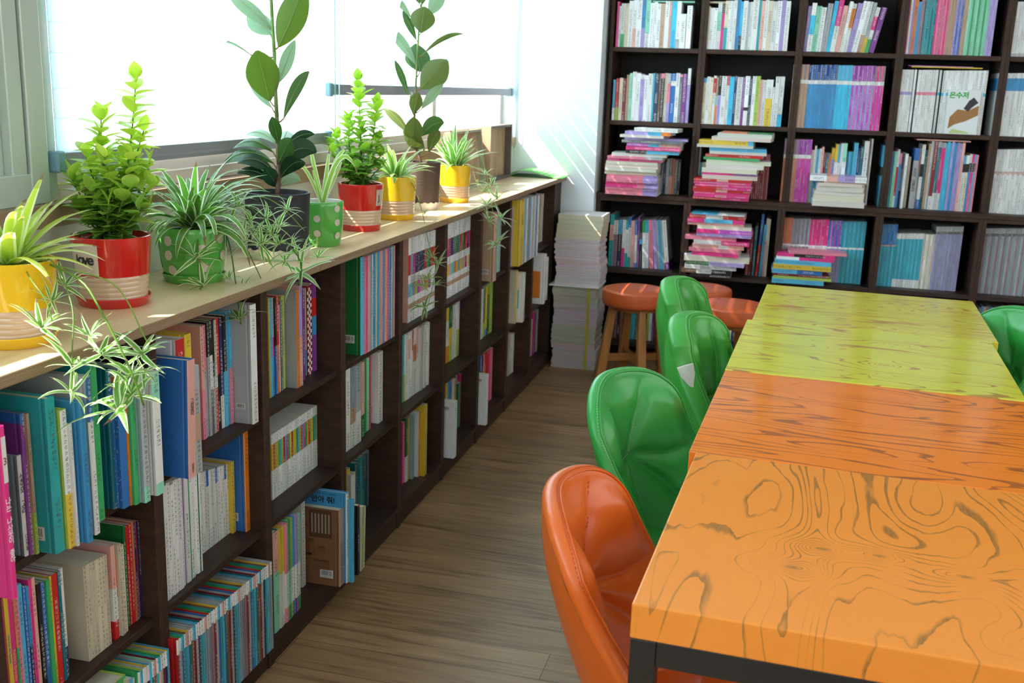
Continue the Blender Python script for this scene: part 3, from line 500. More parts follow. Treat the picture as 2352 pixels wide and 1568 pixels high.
rowB(tl('next', 0), 1.1295, 230, [(1407, 1412.6, 183, Yf, 1, 'w.3/l'), (1413.5, 1420, 180, Yf, 1, 'L.3/r'), (1421, 1429, 179, Yf, 1, 'c'), (1429, 1436, 181, Yf, 1, 'R'), (1437, 1444, 172, Yf, 1, 'A'), (1444, 1450, 168, Yf, 1, 'm'), (1450.5, 1459, 165, Yf, 1, 'w'), (1459, 1468.7, 168, Yf, 1, 'W'), (1468.7, 1478, 171, Yf, 1, 'V.9/w'), (1478, 1486.6, 173, Yf, 1, 'W'), (1486.6, 1497, 169, Yf, 1, 'w'), (1497, 1501, 168, Yf, 1, 'C'),
    (1501, 1511.6, 169, Yf, 1, 'D'), (1511.6, 1516, 169, Yf, 1, 'N'), (1516, 1524, 169, Yf, 1, 'k.9/p'), (1524, 1530.5, 168, Yf, 1, 'c'), (1530.5, 1538, 169, Yf, 1, 'V.4/p.8/e'), (1538.5, 1549.4, 169, Yf, 1, 'b.75/w.85/b'), (1549.4, 1558.6, 168, Yf, 1, 'W'), (1558.6, 1565, 171, Yf, 1, 'E.95/p'), (1565, 1575.5, 170, Yf, 1, 'v'), (1576, 1583, 157, Yf, 1, 'V.7/w')])
rowB(tl('next', 1), 1.1295, 230, [(1601, 1610.4, 157, Yf, 1, 'g.3/w.75/y'), (1611.5, 1621, 179, Yf, 1, 'c.9/l'), (1621, 1628.5, 176, Yf, 1, 'w'), (1628.5, 1636, 178, Yf, 1, 'c'), (1636, 1642.5, 174, Yf, 1, 'w.65/r.95/w'), (1643, 1647.6, 177, Yf, 1, 'o.4/m.6/A'), (1647.6, 1655, 174, Yf, 1, 'V.6/k'), (1655, 1666.8, 175, Yf, 1, 'W'), (1666.8, 1673, 174, Yf, 1, 'w.8/r'), (1673, 1683.8, 176, Yf, 1, 'C'), (1683.8, 1690, 174, Yf, 1, 'n'), (1690, 1703, 177, Yf, 1, 'w'), (1703, 1709, 177, Yf, 1, 'v'),
    (1709, 1719, 175, Yf, 1, 'w.3/k.37/W'), (1719, 1725, 181, Yf, 1, 'D'), (1725, 1733.7, 175, Yf, 1, 'W'), (1733.7, 1743, 175, Yf, 1, 'L'), (1743, 1749.6, 183, Yf, 1, 's'), (1749.6, 1758, 184, Yf, 1, 'w'), (1758, 1773, 183, Yf, 1, 'y.6/w'), (1773.5, 1777.5, 200, Yf, 1, 'w'), (1778, 1788, 176, Yf, 1, 'w'), (1788, 1798.6, 176, Yf, 1, 'C.25/w')])
bl = lambda k: '%s.70/w.76/%s' % k
rowB(tl('next', 2), 1.1295, 230, [(1815.5, 1852, 148, Yf, 7, 'A.70/w.76/A A.70/w.76/h', o(even=True)), (1852.5, 1918, 149, Yf, 13, 'B.70/w.76/n B.70/w.76/b', o(even=True)), (1918, 1952.5, 150, Yf, 7, 'C.70/w.76/l', o(even=True)), (1952.5, 2003.7, 151, Yf, 10, 'Q.70/w.76/Q V.70/w.76/v', o(even=True)), (2003.7, 2026.5, 152, Yf, 5, 'P.70/w.76/h Q.70/w.76/P', o(even=True))])
rowB(tl('next', 3), 1.1295, 230, [(2047, 2055, 148, Yf, 2, 't', o(even=True)), (2055, 2092, 160, Yf, 8, 'w.55/w.6/V.65/w', o(even=True)), (2093.5, 2098.5, 160, Yf, 1, 'W'), (2102.5, 2148, 160.5, Yf, 9, 'w.6/p.65/w', o(even=True)), (2151, 2156, 161, Yf, 1, 'w.6/C.65/w'), (2160, 2262, 162, Yf, 19, 'w.6/C.65/w W', o(even=True))])
rowB(tl('next', 4), 1.1295, 230, [(2285, 2400, 168, Yf, 18, 'w.62/w.72/B.92/w', o(even=True))])
# ledge row
rowB('ledge behind the first stack', .798, 400, [(1518, 1530, 372, YU+.05, 2, 'E n', {}), (1530, 1563, (362, 366), YU+.05, 5, 'e s.5/E O E k', {})])
rowB('ledge behind the second stack', .798, 400, [(1588, 1606, (330, 335), YU+.05, 3, 'e P.6/E w', {}), (1606, 1620, 372, YU+.05, 2, 't c', {}), (1728, 1766, (352, 356), YU+.05, 8, 'R', o(even=True))])
rowB(tl('ledge', 2), .798, 400, [(1796, 1828, (319, 320), YU+.016, 7, 'O.70/w.76/h s.70/w.76/h', o(even=True)), (1828, 1859, (320, 321), YU+.016, 7, 'Q.70/w.76/Q P.70/w.76/v', o(even=True)), (1859.5, 1866, 344, YU+.03, 1, 'c'), (1866, 1871, 335, YU+.03, 1, 'l.4/w'), (1871, 1888, (344, 336), YU+.04, 3, 'l w s'), (1888, 1906, 350, YU+.05, 3, 'R T O'), (1906, 1914, 340, YU+.05, 1, 'y.4/V.8/y'),
    (1914, 1940, 328, YU+.035, 4, 'y.4/W.7/y l.4/W.7/l w m.4/W.7/m'), (1940, 1956, 348, YU+.05, 3, 'T l t'), (1956, 1965, 328, YU+.04, 1, 'l'), (1965, 1978, 336, YU+.05, 2, 'n T'), (1979, 1990, 324, YU+.04, 1, 'w'), (1990, 1998, 315, YU+.06, 2, 'N w')])
rowB(tl('ledge', 3), .798, 400, [(2022, 2029, 334, YU+.03, 1, 'l.5/k.65/l'), (2029, 2037, 334, YU+.03, 1, 'o.45/k.65/o'), (2037, 2045, 334, YU+.03, 1, 'p.45/E.65/p'), (2045, 2057, 346, YU+.03, 2, 't.6/B m'), (2057, 2062, 343, YU+.03, 1, 'w.2/r.7/w'), (2062, 2068, 352, YU+.03, 1, 'B.8/p'), (2068, 2074, 350, YU+.05, 1, 'n.3/e.7/n'), (2076, 2082, 353, YU-.005, 1, 'W'), (2083, 2089, 360, YU+.04, 1, 'c'),
    (2095, 2107, 341, YU+.03, 1, 'e.8/b', o(label='thick grey book with bold black Korean title, fourth column ledge', extra=[txt('우리의 식물도감', .0155, 'spine', 'k', .48)])), (2107, 2112, 342, YU+.04, 1, 'e.6/s'), (2112, 2119, 332, YU+.03, 1, 'b.15/w.5/k.7/w'), (2119, 2126, 345, YU+.04, 1, 'T'), (2126, 2132, 330, YU+.03, 1, 'A'), (2132, 2139, 322, YU+.03, 2, 'w e'),
    (2139, 2147, 325, YU+.02, 1, 'w.2/R'), (2147, 2155, 324, YU+.02, 2, 'w.25/T.92/e'), (2155, 2165, 324, YU+.02, 2, 'w.25/P.92/e'), (2165, 2179, 325, YU+.02, 3, 'l C l'), (2179, 2184, 325, YU+.02, 1, 'V'), (2184, 2191, 326, YU+.02, 2, 'B'), (2191, 2209, 326, YU+.02, 3, 'V V s'), (2209, 2223, 354, YU+.02, 2, 'w.7/k.85/l c.7/k.85/w'), (2223, 2228, 354, YU+.02, 1, 'B.7/k.85/w'), (2228, 2234, 355, YU+.02, 1, 'P.7/k.85/P'), (2234, 2238, 355, YU+.02, 1, 'l.7/k.85/l'), (2238, 2243, 356, YU+.02, 1, 'p')])
rowB(tl('ledge', 4), .798, 400, [(2262, 2270, 343, YU+.05, 2, 'e', {}), (2272, 2400, 343, YU+.03, 22, 'w.62/e.66/w w.6/s.66/w', o(even=True))])
# under the ledge
YL = YB+.075
rowB('shelf under the ledge, first column', .4422, 560, [(1399, 1408, 492, YL, 1, 't.5/s.8/t'), (1408, 1418, 506, YL, 1, 'h.7/w'), (1419, 1427, 505, YL, 1, 'n.3/k.7/l'), (1428, 1435, 505, YL, 1, 'P.4/w'), (1435, 1444, 506, YL, 1, 't.3/w.8/t'), (1443, 1450, 500, YL, 1, 't.2/w.8/b', o(tilt=-.02)), (1450.5, 1458.5, 507, YL, 1, 's', o(tilt=-.03)), (1459, 1465, 507, YL, 1, 'b.1/w.7/b', o(tilt=-.03)), (1465.5, 1470, 498, YL, 1, 'v', o(tilt=-.03)), (1471, 1476, 506, YL, 1, 'k.5/C.6/k', o(tilt=-.04)),
    (1478, 1485, 507, YL, 1, 'W.75/g', o(tilt=-.05)), (1486, 1493, 507, YL, 1, 'W.75/C', o(tilt=-.06)), (1495, 1504, 506, YL, 1, 'p', o(tilt=-.08)), (1506, 1514, 505, YL, 1, 'V', o(tilt=-.10)), (1515, 1519, 507, YL, 1, 'e', o(tilt=-.11)), (1519.5, 1527, 506, YL, 1, 'l.9/l', o(tilt=-.12)), (1527.5, 1531, 507, YL, 1, 'e', o(tilt=-.12)), (1532, 1541, 506, YL, 1, 'v.15/w', o(tilt=-.13))])
rowB('shelf under the ledge, second column', .4422, 560, [(1575, 1600, 512, YL+.06, 4, 'E k R E', {}), (1716, 1730, 530, YL+.03, 2, 'R R', {}), (1732, 1738, 520, YL+.02, 1, 'T'), (1740, 1746, 491, YL+.02, 1, 'r.5/b', o(tilt=.03)), (1748, 1755, 516, YL+.02, 1, 'l', o(tilt=.03)), (1756, 1766, 500, YL+.02, 2, 's.6/w c', {})])
tb = 'w.50/W.54/{}'
rowB('shelf under the ledge, third column', .4422, 540, [(1783, 1819, 500, YL, 8, 'e.55/W.58/O', o(even=True)), (1819, 1859, 502, YL, 9, 'E.55/W.58/f e.55/W.58/h', o(even=True)), (1859, 1902, 504, YL, 9, 'w.55/W.58/P', o(even=True)), (1902, 1934, 507, YL, 7, 'V.55/W.58/b f.55/W.58/Q', o(even=True)), (1934, 1988, 509, YL, 11, 'l.55/W.58/t t.55/W.58/l', o(even=True))])
rowB('shelf under the ledge, fourth column', .4422, 580, [(2007, 2056, 515, YL, 11, 't.65/s.67/b l.65/s.67/B', o(even=True)), (2056, 2118, 536, YL, 14, 'w.15/t.9/w w.15/l.9/w', o(even=True)), (2118, 2144, 538, YL, 5, 'c w', o(even=True)), (2144, 2206, 520, YL, 15, 'V.88/E.92/e f.88/E.92/e', o(even=True))])
rowB('shelf under the ledge, fifth column', .4422, 580, [(2234, 2400, 524, YL, 34, 'f.88/E.92/e e.88/E.92/e h.88/E.92/e', o(even=True))])
rowB('bottom shelf, first column of the tall bookcase', .09, 760, [(1404, 1440, 700, YL, 6, 'E R k N', {}), (1441, 1462, 706, YL, 4, 't t l G', {}), (1462, 1482, 706, YL, 4, 'w R k P', {}), (1484, 1490, 702, YL, 1, 'L'), (1490, 1530, 712, YL, 7, 'w v D h', {})])
rowB('bottom shelf, second column of the tall bookcase', .09, 760, [(1560, 1660, 706, YL, 18, 'D E l h R V', {}), (1672, 1680, 712, YL, 2, 'L w', {}), (1682, 1740, 712, YL, 9, 'n D B', {})])
rowB('bottom shelf, fifth column of the tall bookcase', .09, 760, [(2215, 2300, 702, YL, 16, 'h B l v D h l s', {}), (2310, 2400, 700, YL, 12, 'r E D h B', {})])
# horizontal stacks: (base z, plane y, name, [(u0,u1,px thickness,colour,hard,turn)])
def stack(name, z, yf, vmid, items, group):
    zz = z+.0005; n = len(items)
    for i, it in enumerate(items):
        u0, u1, th, col = it[:4]; turn = it[4] if len(it) > 4 else R.uniform(-.03, .03); pages = len(it) > 5
        a, b_ = uy(u0, vmid, yf).x, uy(u1, vmid, yf).x; w = (CAM-uy(u0, vmid, yf)).length
        t = th*w/F_PX; L = b_-a; pos = 'bottom' if i == 0 else ('topmost' if i == n-1 else ordn(i)+' from the bottom')
        lab = '%s book lying flat, %s, %s' % (descr(t, 1, col, False).replace(' paperback', ''), pos if i else 'lowest', name)
        BOOKS.append(dict(loc=Vector((a, yf+R.uniform(-.006, .006), zz)), rz=turn, tilt=0, t=t-.0004, h=L, d=min(.17, L*.72), spec=col, hard=False, cover=None, label=lab, group=group, area=.2, flat=True, extra=None, pages=pages)); zz += t
stack('stack on the first column ledge', .798, 3.50, 400, [(1392, 1512, 5.6, 'p.72/V')]*3+[(1392, 1513, 5.6, 'P.6/p.75/V')]*2+[(1393, 1511, 5.6, 'p.72/V')]*3+[(1388, 1508, 7.5, 'c', .01, 1), (1389, 1507, 7.5, 'c', -.02, 1), (1389, 1510, 7.5, 'c', .02, 1), (1390, 1509, 7, 'c', 0, 1),
    (1392, 1518, 6, 'P'), (1393, 1519, 5.5, 'p.7/e'), (1402, 1528, 7, 'w', .05, 1), (1434, 1555, 8, 'k.4/l'), (1434, 1558, 8, 'P'), (1436, 1560, 7, 'Q.4/l.6/s'), (1424, 1560, 7, 'E', -.04), (1430, 1574, 5, 'V', .06), (1419, 1520, 6, 'w', -.08, 1), (1430, 1535, 8, 'V.5/l.8/o', -.05), (1451, 1551, 8, 'w', -.06)], 'books stacked on the first column ledge')
stack('stack on the second column ledge', .798, 3.50, 400, [(1596+R.uniform(-2, 2), 1726+R.uniform(-2, 2), 5.8, ['r.5/P', 'P.4/p.6/P', 'P', 'r.4/s.6/r'][i % 4]) for i in range(8)]+[(1613, 1741, 9, 'W', .03, 1), (1612, 1738, 5, 'P.6/v'), (1611, 1738, 10, 'W', -.04, 1), (1620, 1753, 9, 'w', .03, 1), (1620, 1769, 9, 'W', .05, 1), (1613, 1741, 6, 'g'), (1617, 1748, 7, 'r'), (1626, 1757, 6, 'w', .02, 1), (1625, 1756, 8, 'l'),
    (1596, 1725, 6, 'w', -.02, 1), (1600, 1725, 10, 'y.9/l', -.02), (1628, 1764, 8, 'w', -.06, 1), (1641, 1766, 8, 'W', -.05, 1), (1650, 1767, 3.5, 'O.5/G', -.03)], 'books stacked on the second column ledge')
stack('stack on the third column ledge', .798, 3.50, 440, [(1868, 1989, 12, 'W', .02, 1), (1868, 1986, 13, 'w', -.02, 1), (1870, 1987, 8, 'c', .03, 1), (1874, 1983, 11, 'W', -.02, 1), (1876, 1980, 7, 'w', .02, 1), (1890, 1990, 3, 'A', .06), (1857, 1988, 12, 'W.3/s.5/V.8/W', -.04)], 'books stacked on the third column ledge')
stack('stack under the second column ledge', .4422, 3.50, 570, [(1590, 1684, 8, 'k', .02), (1569, 1684, 10, 'N.3/w.6/k', .01), (1575, 1695, 9, 'w.3/e', .03), (1578, 1712, 9, 'G.4/V', -.04), (1573, 1724, 13, 'W', .05, 1), (1590, 1697, 9, 'P', -.06), (1582, 1698, 8, 'p', -.03), (1590, 1709, 9, 's.5/w.7/s', .03), (1592, 1720, 9, 'w.5/P', .02), (1571, 1689, 9, 'p', .02), (1597, 1723, 7, 'V', -.02), (1597, 1724, 9, 'P.4/Q', 0),
    (1598, 1723, 8, 'w', .04, 1), (1575, 1704, 6, 's', .0), (1574, 1704, 9, 'P.3/l.8/P', .02), (1578, 1706, 9, 'r.3/w.6/r', 0), (1582, 1704, 3, 'l.5/w', -.03)], 'books stacked under the second column ledge')
stack('stack under the third column ledge', .4422, 3.50, 620, [(1775, 1895, 10, 'l', .01), (1777, 1912, 6, 'L', -.01), (1777, 1906, 6, 'R', .02), (1773, 1890, 10, 'l.5/b', .03), (1775, 1909, 11, 'y', 0), (1777, 1908, 10, 'l', .01), (1780, 1914, 7, 'w.4/P', -.01), (1781, 1915, 7, 'P.3/k.8/P', 0), (1809, 1943, 6, 'p', .08)], 'books stacked under the third column ledge')
for lab, u0, u1, v, z, t, col, Yp in (('green flat book lying across the upright books, first column top', 1499, 1596, 6, 0, .006, 'm', YU+.02), ('cream book lying flat across the top row, second column', 1617, 1700, 8, 0, .007, 'c', YU+.02),
    ('yellow slim book lying flat on the white volumes, fourth column', 2094, 2257, 157, 0, .005, 'y', YU+.01), ('magenta slim book lying on the yellow one, fourth column', 2087, 2235, 154, 0, .003, 'Q', YU+.012), ('thin pale book lying on the upright books, fourth column ledge', 2106, 2230, 325, 0, .006, 's', YU+.02),
    ('red-covered thin book lying on the white books, eighth low unit', 1, 1, 1, 0, .006, 'r', 0)):
    if Yp: z = uy((u0+u1)/2, v, Yp).z+.0012; a = uy(u0, v, Yp).x; L = uy(u1, v, Yp).x-a; L = min(L, .30); BOOKS.append(dict(loc=Vector((a, Yp, z)), rz=0, tilt=0, t=t, h=L, d=.17, spec=col, hard=False, cover=None, label=lab, group=None, area=.3, flat=True, extra=None))
# lettering
def text_obj(s, size, m, parent, name='title_lettering', bold=0):
    cu = bpy.data.curves.new('t', 'FONT'); cu.space_line = .82 if '\n' in s else 1; cu.body = s; cu.size = size; cu.align_x = 'CENTER'; cu.align_y = 'CENTER'; cu.offset = bold; cu.resolution_u = 3
    tmp = bpy.data.objects.new('t', cu); COL.objects.link(tmp); dg = bpy.context.evaluated_depsgraph_get(); me = bpy.data.meshes.new_from_object(tmp.evaluated_get(dg)); bpy.data.objects.remove(tmp)
    me.materials.clear(); me.materials.append(m); ob = bpy.data.objects.new(name, me); COL.objects.link(ob); ob.parent = parent; return ob
def place_text(ob, origin, xdir, ydir):
    x = Vector(xdir).normalized(); y = Vector(ydir).normalized(); z = x.cross(y); M_ = Matrix.Identity(4)
    for i in range(3): M_[i][0] = x[i]; M_[i][1] = y[i]; M_[i][2] = z[i]; M_[i][3] = origin[i]
    ob.matrix_local = M_
INKS = {k: (MINK if k == 'k' else mat('print_'+CN[k].replace(' ', '_'), .6, C[k])) for k in 'kWbyRwlogPNA'}
def barcode(par, size, org, xd, yd):
    b = MB(); w, h = size, size*.62; M_ = Matrix.Identity(4); x = Vector(xd); y = Vector(yd); z = x.cross(y)
    for i in range(3): M_[i][0] = x[i]; M_[i][1] = y[i]; M_[i][2] = z[i]; M_[i][3] = org[i]
    b.T = M_; b.box(0, 0, 0, w, h, .0002, (.72, .73, .74)); xx = w*.08; rr = random.Random(3)
    while xx < w*.9:
        q = rr.uniform(.008, .03)*w
        if not w*.60 < xx < w*.66: b.box(xx, h*.28, .0002, xx+q, h*.88, .0003, (.03, .03, .03))
        xx += q+rr.uniform(.012, .03)*w
    b.box(w*.08, h*.10, .0002, w*.85, h*.16, .0003, (.2, .2, .2)); bo = b.build('barcode_label', MCOL, par)
BOOKS.sort(key=lambda d: -d['area'])
NB = 330
rest = (MB(), MB())
for i, d in enumerate(BOOKS):
    M_ = Matrix.Translation(d['loc']) @ Matrix.Rotation(d['rz'], 4, 'Z')
    if d['tilt']: M_ = M_ @ Matrix.Rotation(d['tilt'], 4, 'Y')
    if d['tilt'] < 0: M_ = Matrix.Translation((0, 0, abs(math.sin(d['tilt']))*0)) @ M_
    if d['flat']: M_ = M_ @ Matrix.Translation((0, 0, d['t'])) @ Matrix.Rotation(math.pi/2, 4, 'Y')
    if d.get('pages'): M_ = M_ @ Matrix.Translation((d['t'], d['d'], 0)) @ Matrix.Rotation(math.pi, 4, 'Z')
    lift = Matrix.Identity(4)
    if d['tilt'] > 0: lift = Matrix.Translation((0, 0, math.sin(d['tilt'])*d['t']))
    M_ = lift @ M_
    if i < NB or d['extra']:
        t = empty('book', d['label'], 'book', group=d['group']); t.matrix_world = M_
        cb, pb = MB(), MB(); book_mesh(cb, pb, d['t'], d['h'], d['d'], d['spec'], d['hard'], d['cover'], ink=0 if any(e['where'] in ('spine', 'none', 'check', 'dots') for e in d['extra'] or []) else 1)
        cv = cb.build('cover', MCOV, t); pb.build('page_block', MPAP, t)
        tt, hh, dd = d['t'], d['h'], d['d']
        for e in d['extra'] or []:
            if e['where'] == 'spine':
                ko = any(ord(q_) > 0x1100 for q_ in e['s']); ob = text_obj('\n'.join(e['s']) if ko else e['s'], e['size'], INKS[e['col']], cv, bold=e['size']*.012)
                if e['rot'] and not ko: place_text(ob, (tt/2, -.0004, e['zf']*hh), (0, 0, -1), (1, 0, 0))
                else: place_text(ob, (tt/2, -.0008 if not ko else -.0004, e['zf']*hh), (1, 0, 0), (0, 0, 1))
            elif e['where'] == 'spinelabel':
                b = MB(); b.box(.0015, -.0006, hh*.68, tt-.0015, 0, hh*.94, (.75, .74, .70)); b.build('spine_sticker', MCOL, cv)
            elif e['where'] == 'cover':
                ob = text_obj(e['s'], e['size'], INKS[e['col']], cv, bold=e['size']*.03); place_text(ob, (-.0004, dd*.36, e['zf']*hh), (0, -1, 0), (0, 0, 1))
                ob = text_obj('생각하는 작은 그림책', e['size']*.38, INKS[e['col']], cv); place_text(ob, (-.0004, dd*.36, (e['zf']+.065)*hh), (0, -1, 0), (0, 0, 1))
            elif e['where'] == 'bar': barcode(cv, e['size'], (-.0001, min(dd*.75, .018+e['size']), hh*e['zf']), (0, -1, 0), (0, 0, 1))
            elif e['where'] == 'panel':
                b = MB(); b.box(-.0003, .018, hh*.12 if e['col'] == 'o' else hh*.28, 0, dd*.9, hh*.66, C[e['col']]); b.build('cover_picture', MCOL, cv)
            elif e['where'] == 'dots':
                b = MB(); rr = random.Random(4)
                for _ in range(160):
                    z = rr.uniform(.01, hh-.01); y = rr.uniform(.002, .05)
                    if .35*hh < z < .9*hh and y > .016: continue
                    b.box(-.0002, y, z, 0, y+.0012, z+.0012, (.7, .72, .8))
                b.build('dot_pattern', MCOL, cv)
            elif e['where'] == 'check':
                b = MB(); q = tt/3
                for a in range(3):
                    for c_ in range(int(hh/q)):
                        if (a+c_) % 2: b.box(a*q, -.0002, c_*q, a*q+q, 0, c_*q+q, (.75, .72, .7))
                b.build('checked_pattern', MCOL, cv)
            elif e['where'] == 'toys':
                b = MB(); N1, N2, N3 = (.10, .045, .02), (.20, .09, .04), (.40, .33, .24)
                def r_(y0, z0, y1, z1, c_, h_=.0002): b.box(-h_, min(dd-y0*dd, dd-y1*dd), z0*hh, 0, max(dd-y0*dd, dd-y1*dd), z1*hh, c_)
                r_(.02, .62, .45, .98, (.24, .12, .06)); r_(.46, .62, .86, .98, N1)
                for k in range(6): r_(.50+k*.06, .68, .525+k*.06, .93, N3, .0003)
                for y0, z0, y1, z1 in ((.42, .38, .56, .60), (.1, .46, .3, .56), (.15, .30, .5, .40), (.52, .20, .82, .34), (.05, .05, .38, .22), (.6, .42, .75, .52)): r_(y0, z0, y1, z1, N2, .0003); r_(y0+.02, z1-.03, y1-.02, z1-.015, N1, .0004)
                b.build('cover_picture', MCOL, t)
    else:
        rest[0].T = rest[1].T = M_; book_mesh(rest[0], rest[1], d['t'], d['h'], d['d'], d['spec'], d['hard'], d['cover'])
if rest[0].v:
    rest[1].T = None
    n0 = len(rest[0].v)
    rest[0].v += rest[1].v; rest[0].f += [[k+n0 for k in f] for f in rest[1].f]; rest[0].c += rest[1].c; rest[0].uv += rest[1].uv; rest[0].m = [0]*(len(rest[0].m))+[1]*len(rest[1].m)
    ob = rest[0].build('books', [MCOV, MPAP]); tag(ob, 'rows of smaller book spines packed along the far shelves', 'books'); ob['kind'] = 'stuff'
print('BOOKS', len(BOOKS))
# face-out comic
a = uy(2168, 300, YU-.006); b2 = uy(2243, 300, YU-.006); W_ = b2.x-a.x; H_ = uy(2205, 206, YU-.006).z-1.1305
t = empty('comic_book', 'white comic with green title and brown picture, propped against white volumes', 'book', (a.x, YU+.002, 1.1300)); t.rotation_euler = (-.045, 0, 0)
b = MB(); b.box(0, -.010, 0, W_, 0, H_, (.80, .81, .82)); b.build('cover', MCOL, t, bevel=.0006, seg=1)
ob = text_obj('은수저', H_*.155, MGINK, t, bold=H_*.006); place_text(ob, (W_*.34, -.0104, H_*.87), (1, 0, 0), (0, 0, 1))
def poly(par, name, pts, col, h_, ofs=.0102):
    b = MB(); i = [b.p(x*W_, -ofs-h_, z*H_) for x, z in pts]; j = [b.p(x*W_, -ofs+.0002, z*H_) for x, z in pts]; b.face(i, col)
    for k in range(len(i)): b.face([i[k], j[k], j[(k+1) % len(i)], i[(k+1) % len(i)]], col)
    return b.build(name, MCOL, par)
poly(t, 'cover_picture', [(.10, .12), (.30, .22), (.62, .30), (.98, .44), (.98, .66), (.66, .54), (.34, .56), (.12, .38)], (.36, .17, .045), .0002)
poly(t, 'cover_picture', [(.52, .58), (.66, .76), (.80, .84), (.95, .72), (.78, .62), (.66, .52)], (.03, .03, .04), .0003)
poly(t, 'cover_picture', [(.14, .02), (.24, .12), (.70, .06), (.78, .02)], (.50, .62, .25), .0002)
# ---------------------------------------------------------------- plants
GR = dict(lo=(.075, .20, .035), mid=(.17, .36, .07), yg=(.38, .54, .07), ye=(.56, .66, .13), cr=(.62, .68, .42), dk=(.015, .06, .022), br=(.20, .12, .06), wh=(.72, .76, .58))
def mixc(a, b, f): return tuple(x*(1-f)+y*f for x, y in zip(a, b))
def strip_leaf(b, pts, wid, side, edge, mid, tip=None, fold=.25, inn=.70):
    """pts: spine curve; wid(f): half width; side: unit vector across; columns edge|mid|mid|edge"""
    prev = None; N = len(pts)
    for k, q in enumerate(pts):
        f = k/(N-1); d = (pts[min(k+1, N-1)]-pts[max(k-1, 0)]).normalized(); s = (side-d*side.dot(d)); s = s.normalized() if s.length > 1e-4 else Vector((1, 0, 0)); nrm = s.cross(d); w = max(wid(f), .0002)
        row = [b.p(*(q+s*w*x+nrm*abs(x)*w*fold)) for x in (-1, -inn, 0, inn, 1)]
        if prev:
            for j in range(4):
                c = edge if j in (0, 3) else mid
                if tip and f > tip[1]: c = mixc(c, tip[0], min(1, (f-tip[1])/(1-tip[1])*1.6))
                b.face([prev[j], prev[j+1], row[j+1], row[j]], c)
        prev = row
def arch(base, az, el, L, droop, N=9, rnd=R, bend=0):
    pts = []; p = Vector(base); e = el; a = az; st = L/(N-1)
    for k in range(N):
        pts.append(p.copy()); p = p+Vector((math.cos(a)*math.cos(e), math.sin(a)*math.cos(e), math.sin(e)))*st; e -= droop/(N-1)*(.4+1.2*k/(N-1)); a += bend/(N-1)
    return pts
def spider(parent, base, n, L, W, edge, mid, rnd, tip=None, droop=(1.2, 2.2), el=(.5, 1.35), az=None, name='foliage', azl=None):
    b = MB()
    for k in range(n):
        a = (k*2.4+rnd.uniform(-.3, .3)) if az is None else rnd.uniform(*az); f = k/n
        l = L*rnd.uniform(.6, 1.1)*(azl(a) if azl else 1); e = el[0]+(el[1]-el[0])*(f**.8)+rnd.uniform(-.1, .1); dr = rnd.uniform(*droop)*(1-.35*f)
        p0 = Vector(base)+Vector((math.cos(a), math.sin(a), 0))*.006
        pts = arch(p0, a, e, l, dr, 10, bend=rnd.uniform(-.3, .3)); w = W*rnd.uniform(.75, 1.15)
        side = Vector((-math.sin(a), math.cos(a), rnd.uniform(-.3, .3))); j = rnd.uniform(.75, 1.2)
        strip_leaf(b, pts, lambda q: w*(min(1, q*6+.45))*(1-q**3.2)+.0003, side, tuple(x*j for x in edge), tuple(x*j for x in mid), tip if rnd.random() < .55 else None, .35)
    return b.build(name, MLEAF, parent, smooth=True)
PLV = []
for v in range(5):
    rr = random.Random(50+v); b = MB(); n = 9+v % 3
    for k in range(n):
        a = k*2.4+rr.uniform(-.4, .4); e = rr.uniform(-.3, 1.2); L = rr.uniform(.45, 1)
        pts = arch((0, 0, 0), a, e, L, rr.uniform(.5, 1.6), 7, bend=rr.uniform(-.5, .5)); side = Vector((-math.sin(a), math.cos(a), 0)); g = GR['mid'] if v % 2 else mixc(GR['mid'], GR['lo'], .5)
        strip_leaf(b, pts, lambda q: .060*min(1, q*5+.4)*(1-q**2.5)+.002, side, GR['wh'], g, (GR['br'], .93) if rr.random() < .3 else None, .3, .58)
    b.tube([(0, 0, .03), (.02, 0, -.06)], [.03, .012], (.45, .33, .16), n=6); PLV.append(b.build('plantlet', MLEAF, None, smooth=True)); PLV[-1].scale = (0, 0, 0)
RUN = {}
def plantlet(parent, pos, size, rnd=R, hang=False, v=None):
    pos = Vector(pos)-Vector(parent.location); parent = RUN.get(parent.name, parent)
    src = PLV[rnd.randrange(5) if v is None else v]; ob = src.copy(); COL.objects.link(ob); ob.parent = parent; ob.location = pos; ob.scale = (size,)*3
    ob.rotation_euler = (rnd.uniform(-.5, .5)+(math.pi*.0 if not hang else .6), rnd.uniform(-.5, .5), rnd.uniform(0, 6.28)); return ob
def runner(parent, pts, r=.0011, col=(.16, .26, .06)):
    P0 = Vector(parent.location); P = [Vector(q)-P0 for q in pts]; out = []
    for i in range(len(P)-1):
        a, b_ = P[max(i-1, 0)], P[min(i+2, len(P)-1)]
        for k in range(5):
            f = k/5; p, q2 = P[i], P[i+1]; h00 = 2*f**3-3*f**2+1; h10 = f**3-2*f**2+f; h01 = -2*f**3+3*f**2; h11 = f**3-f**2
            out.append(p*h00+(q2-a)*.5*h10+q2*h01+(b_-p)*.5*h11)
    out.append(P[-1]); b = MB(); b.tube(out, r, col, n=6); ob = b.build('runner', MLEAF, parent, smooth=True); RUN[parent.name] = ob; return ob
YL_, BE, RD, GN, WHT = (.82, .50, .015), (.60, .42, .29), (.58, .012, .012), (.10, .42, .07), (.72, .72, .68)
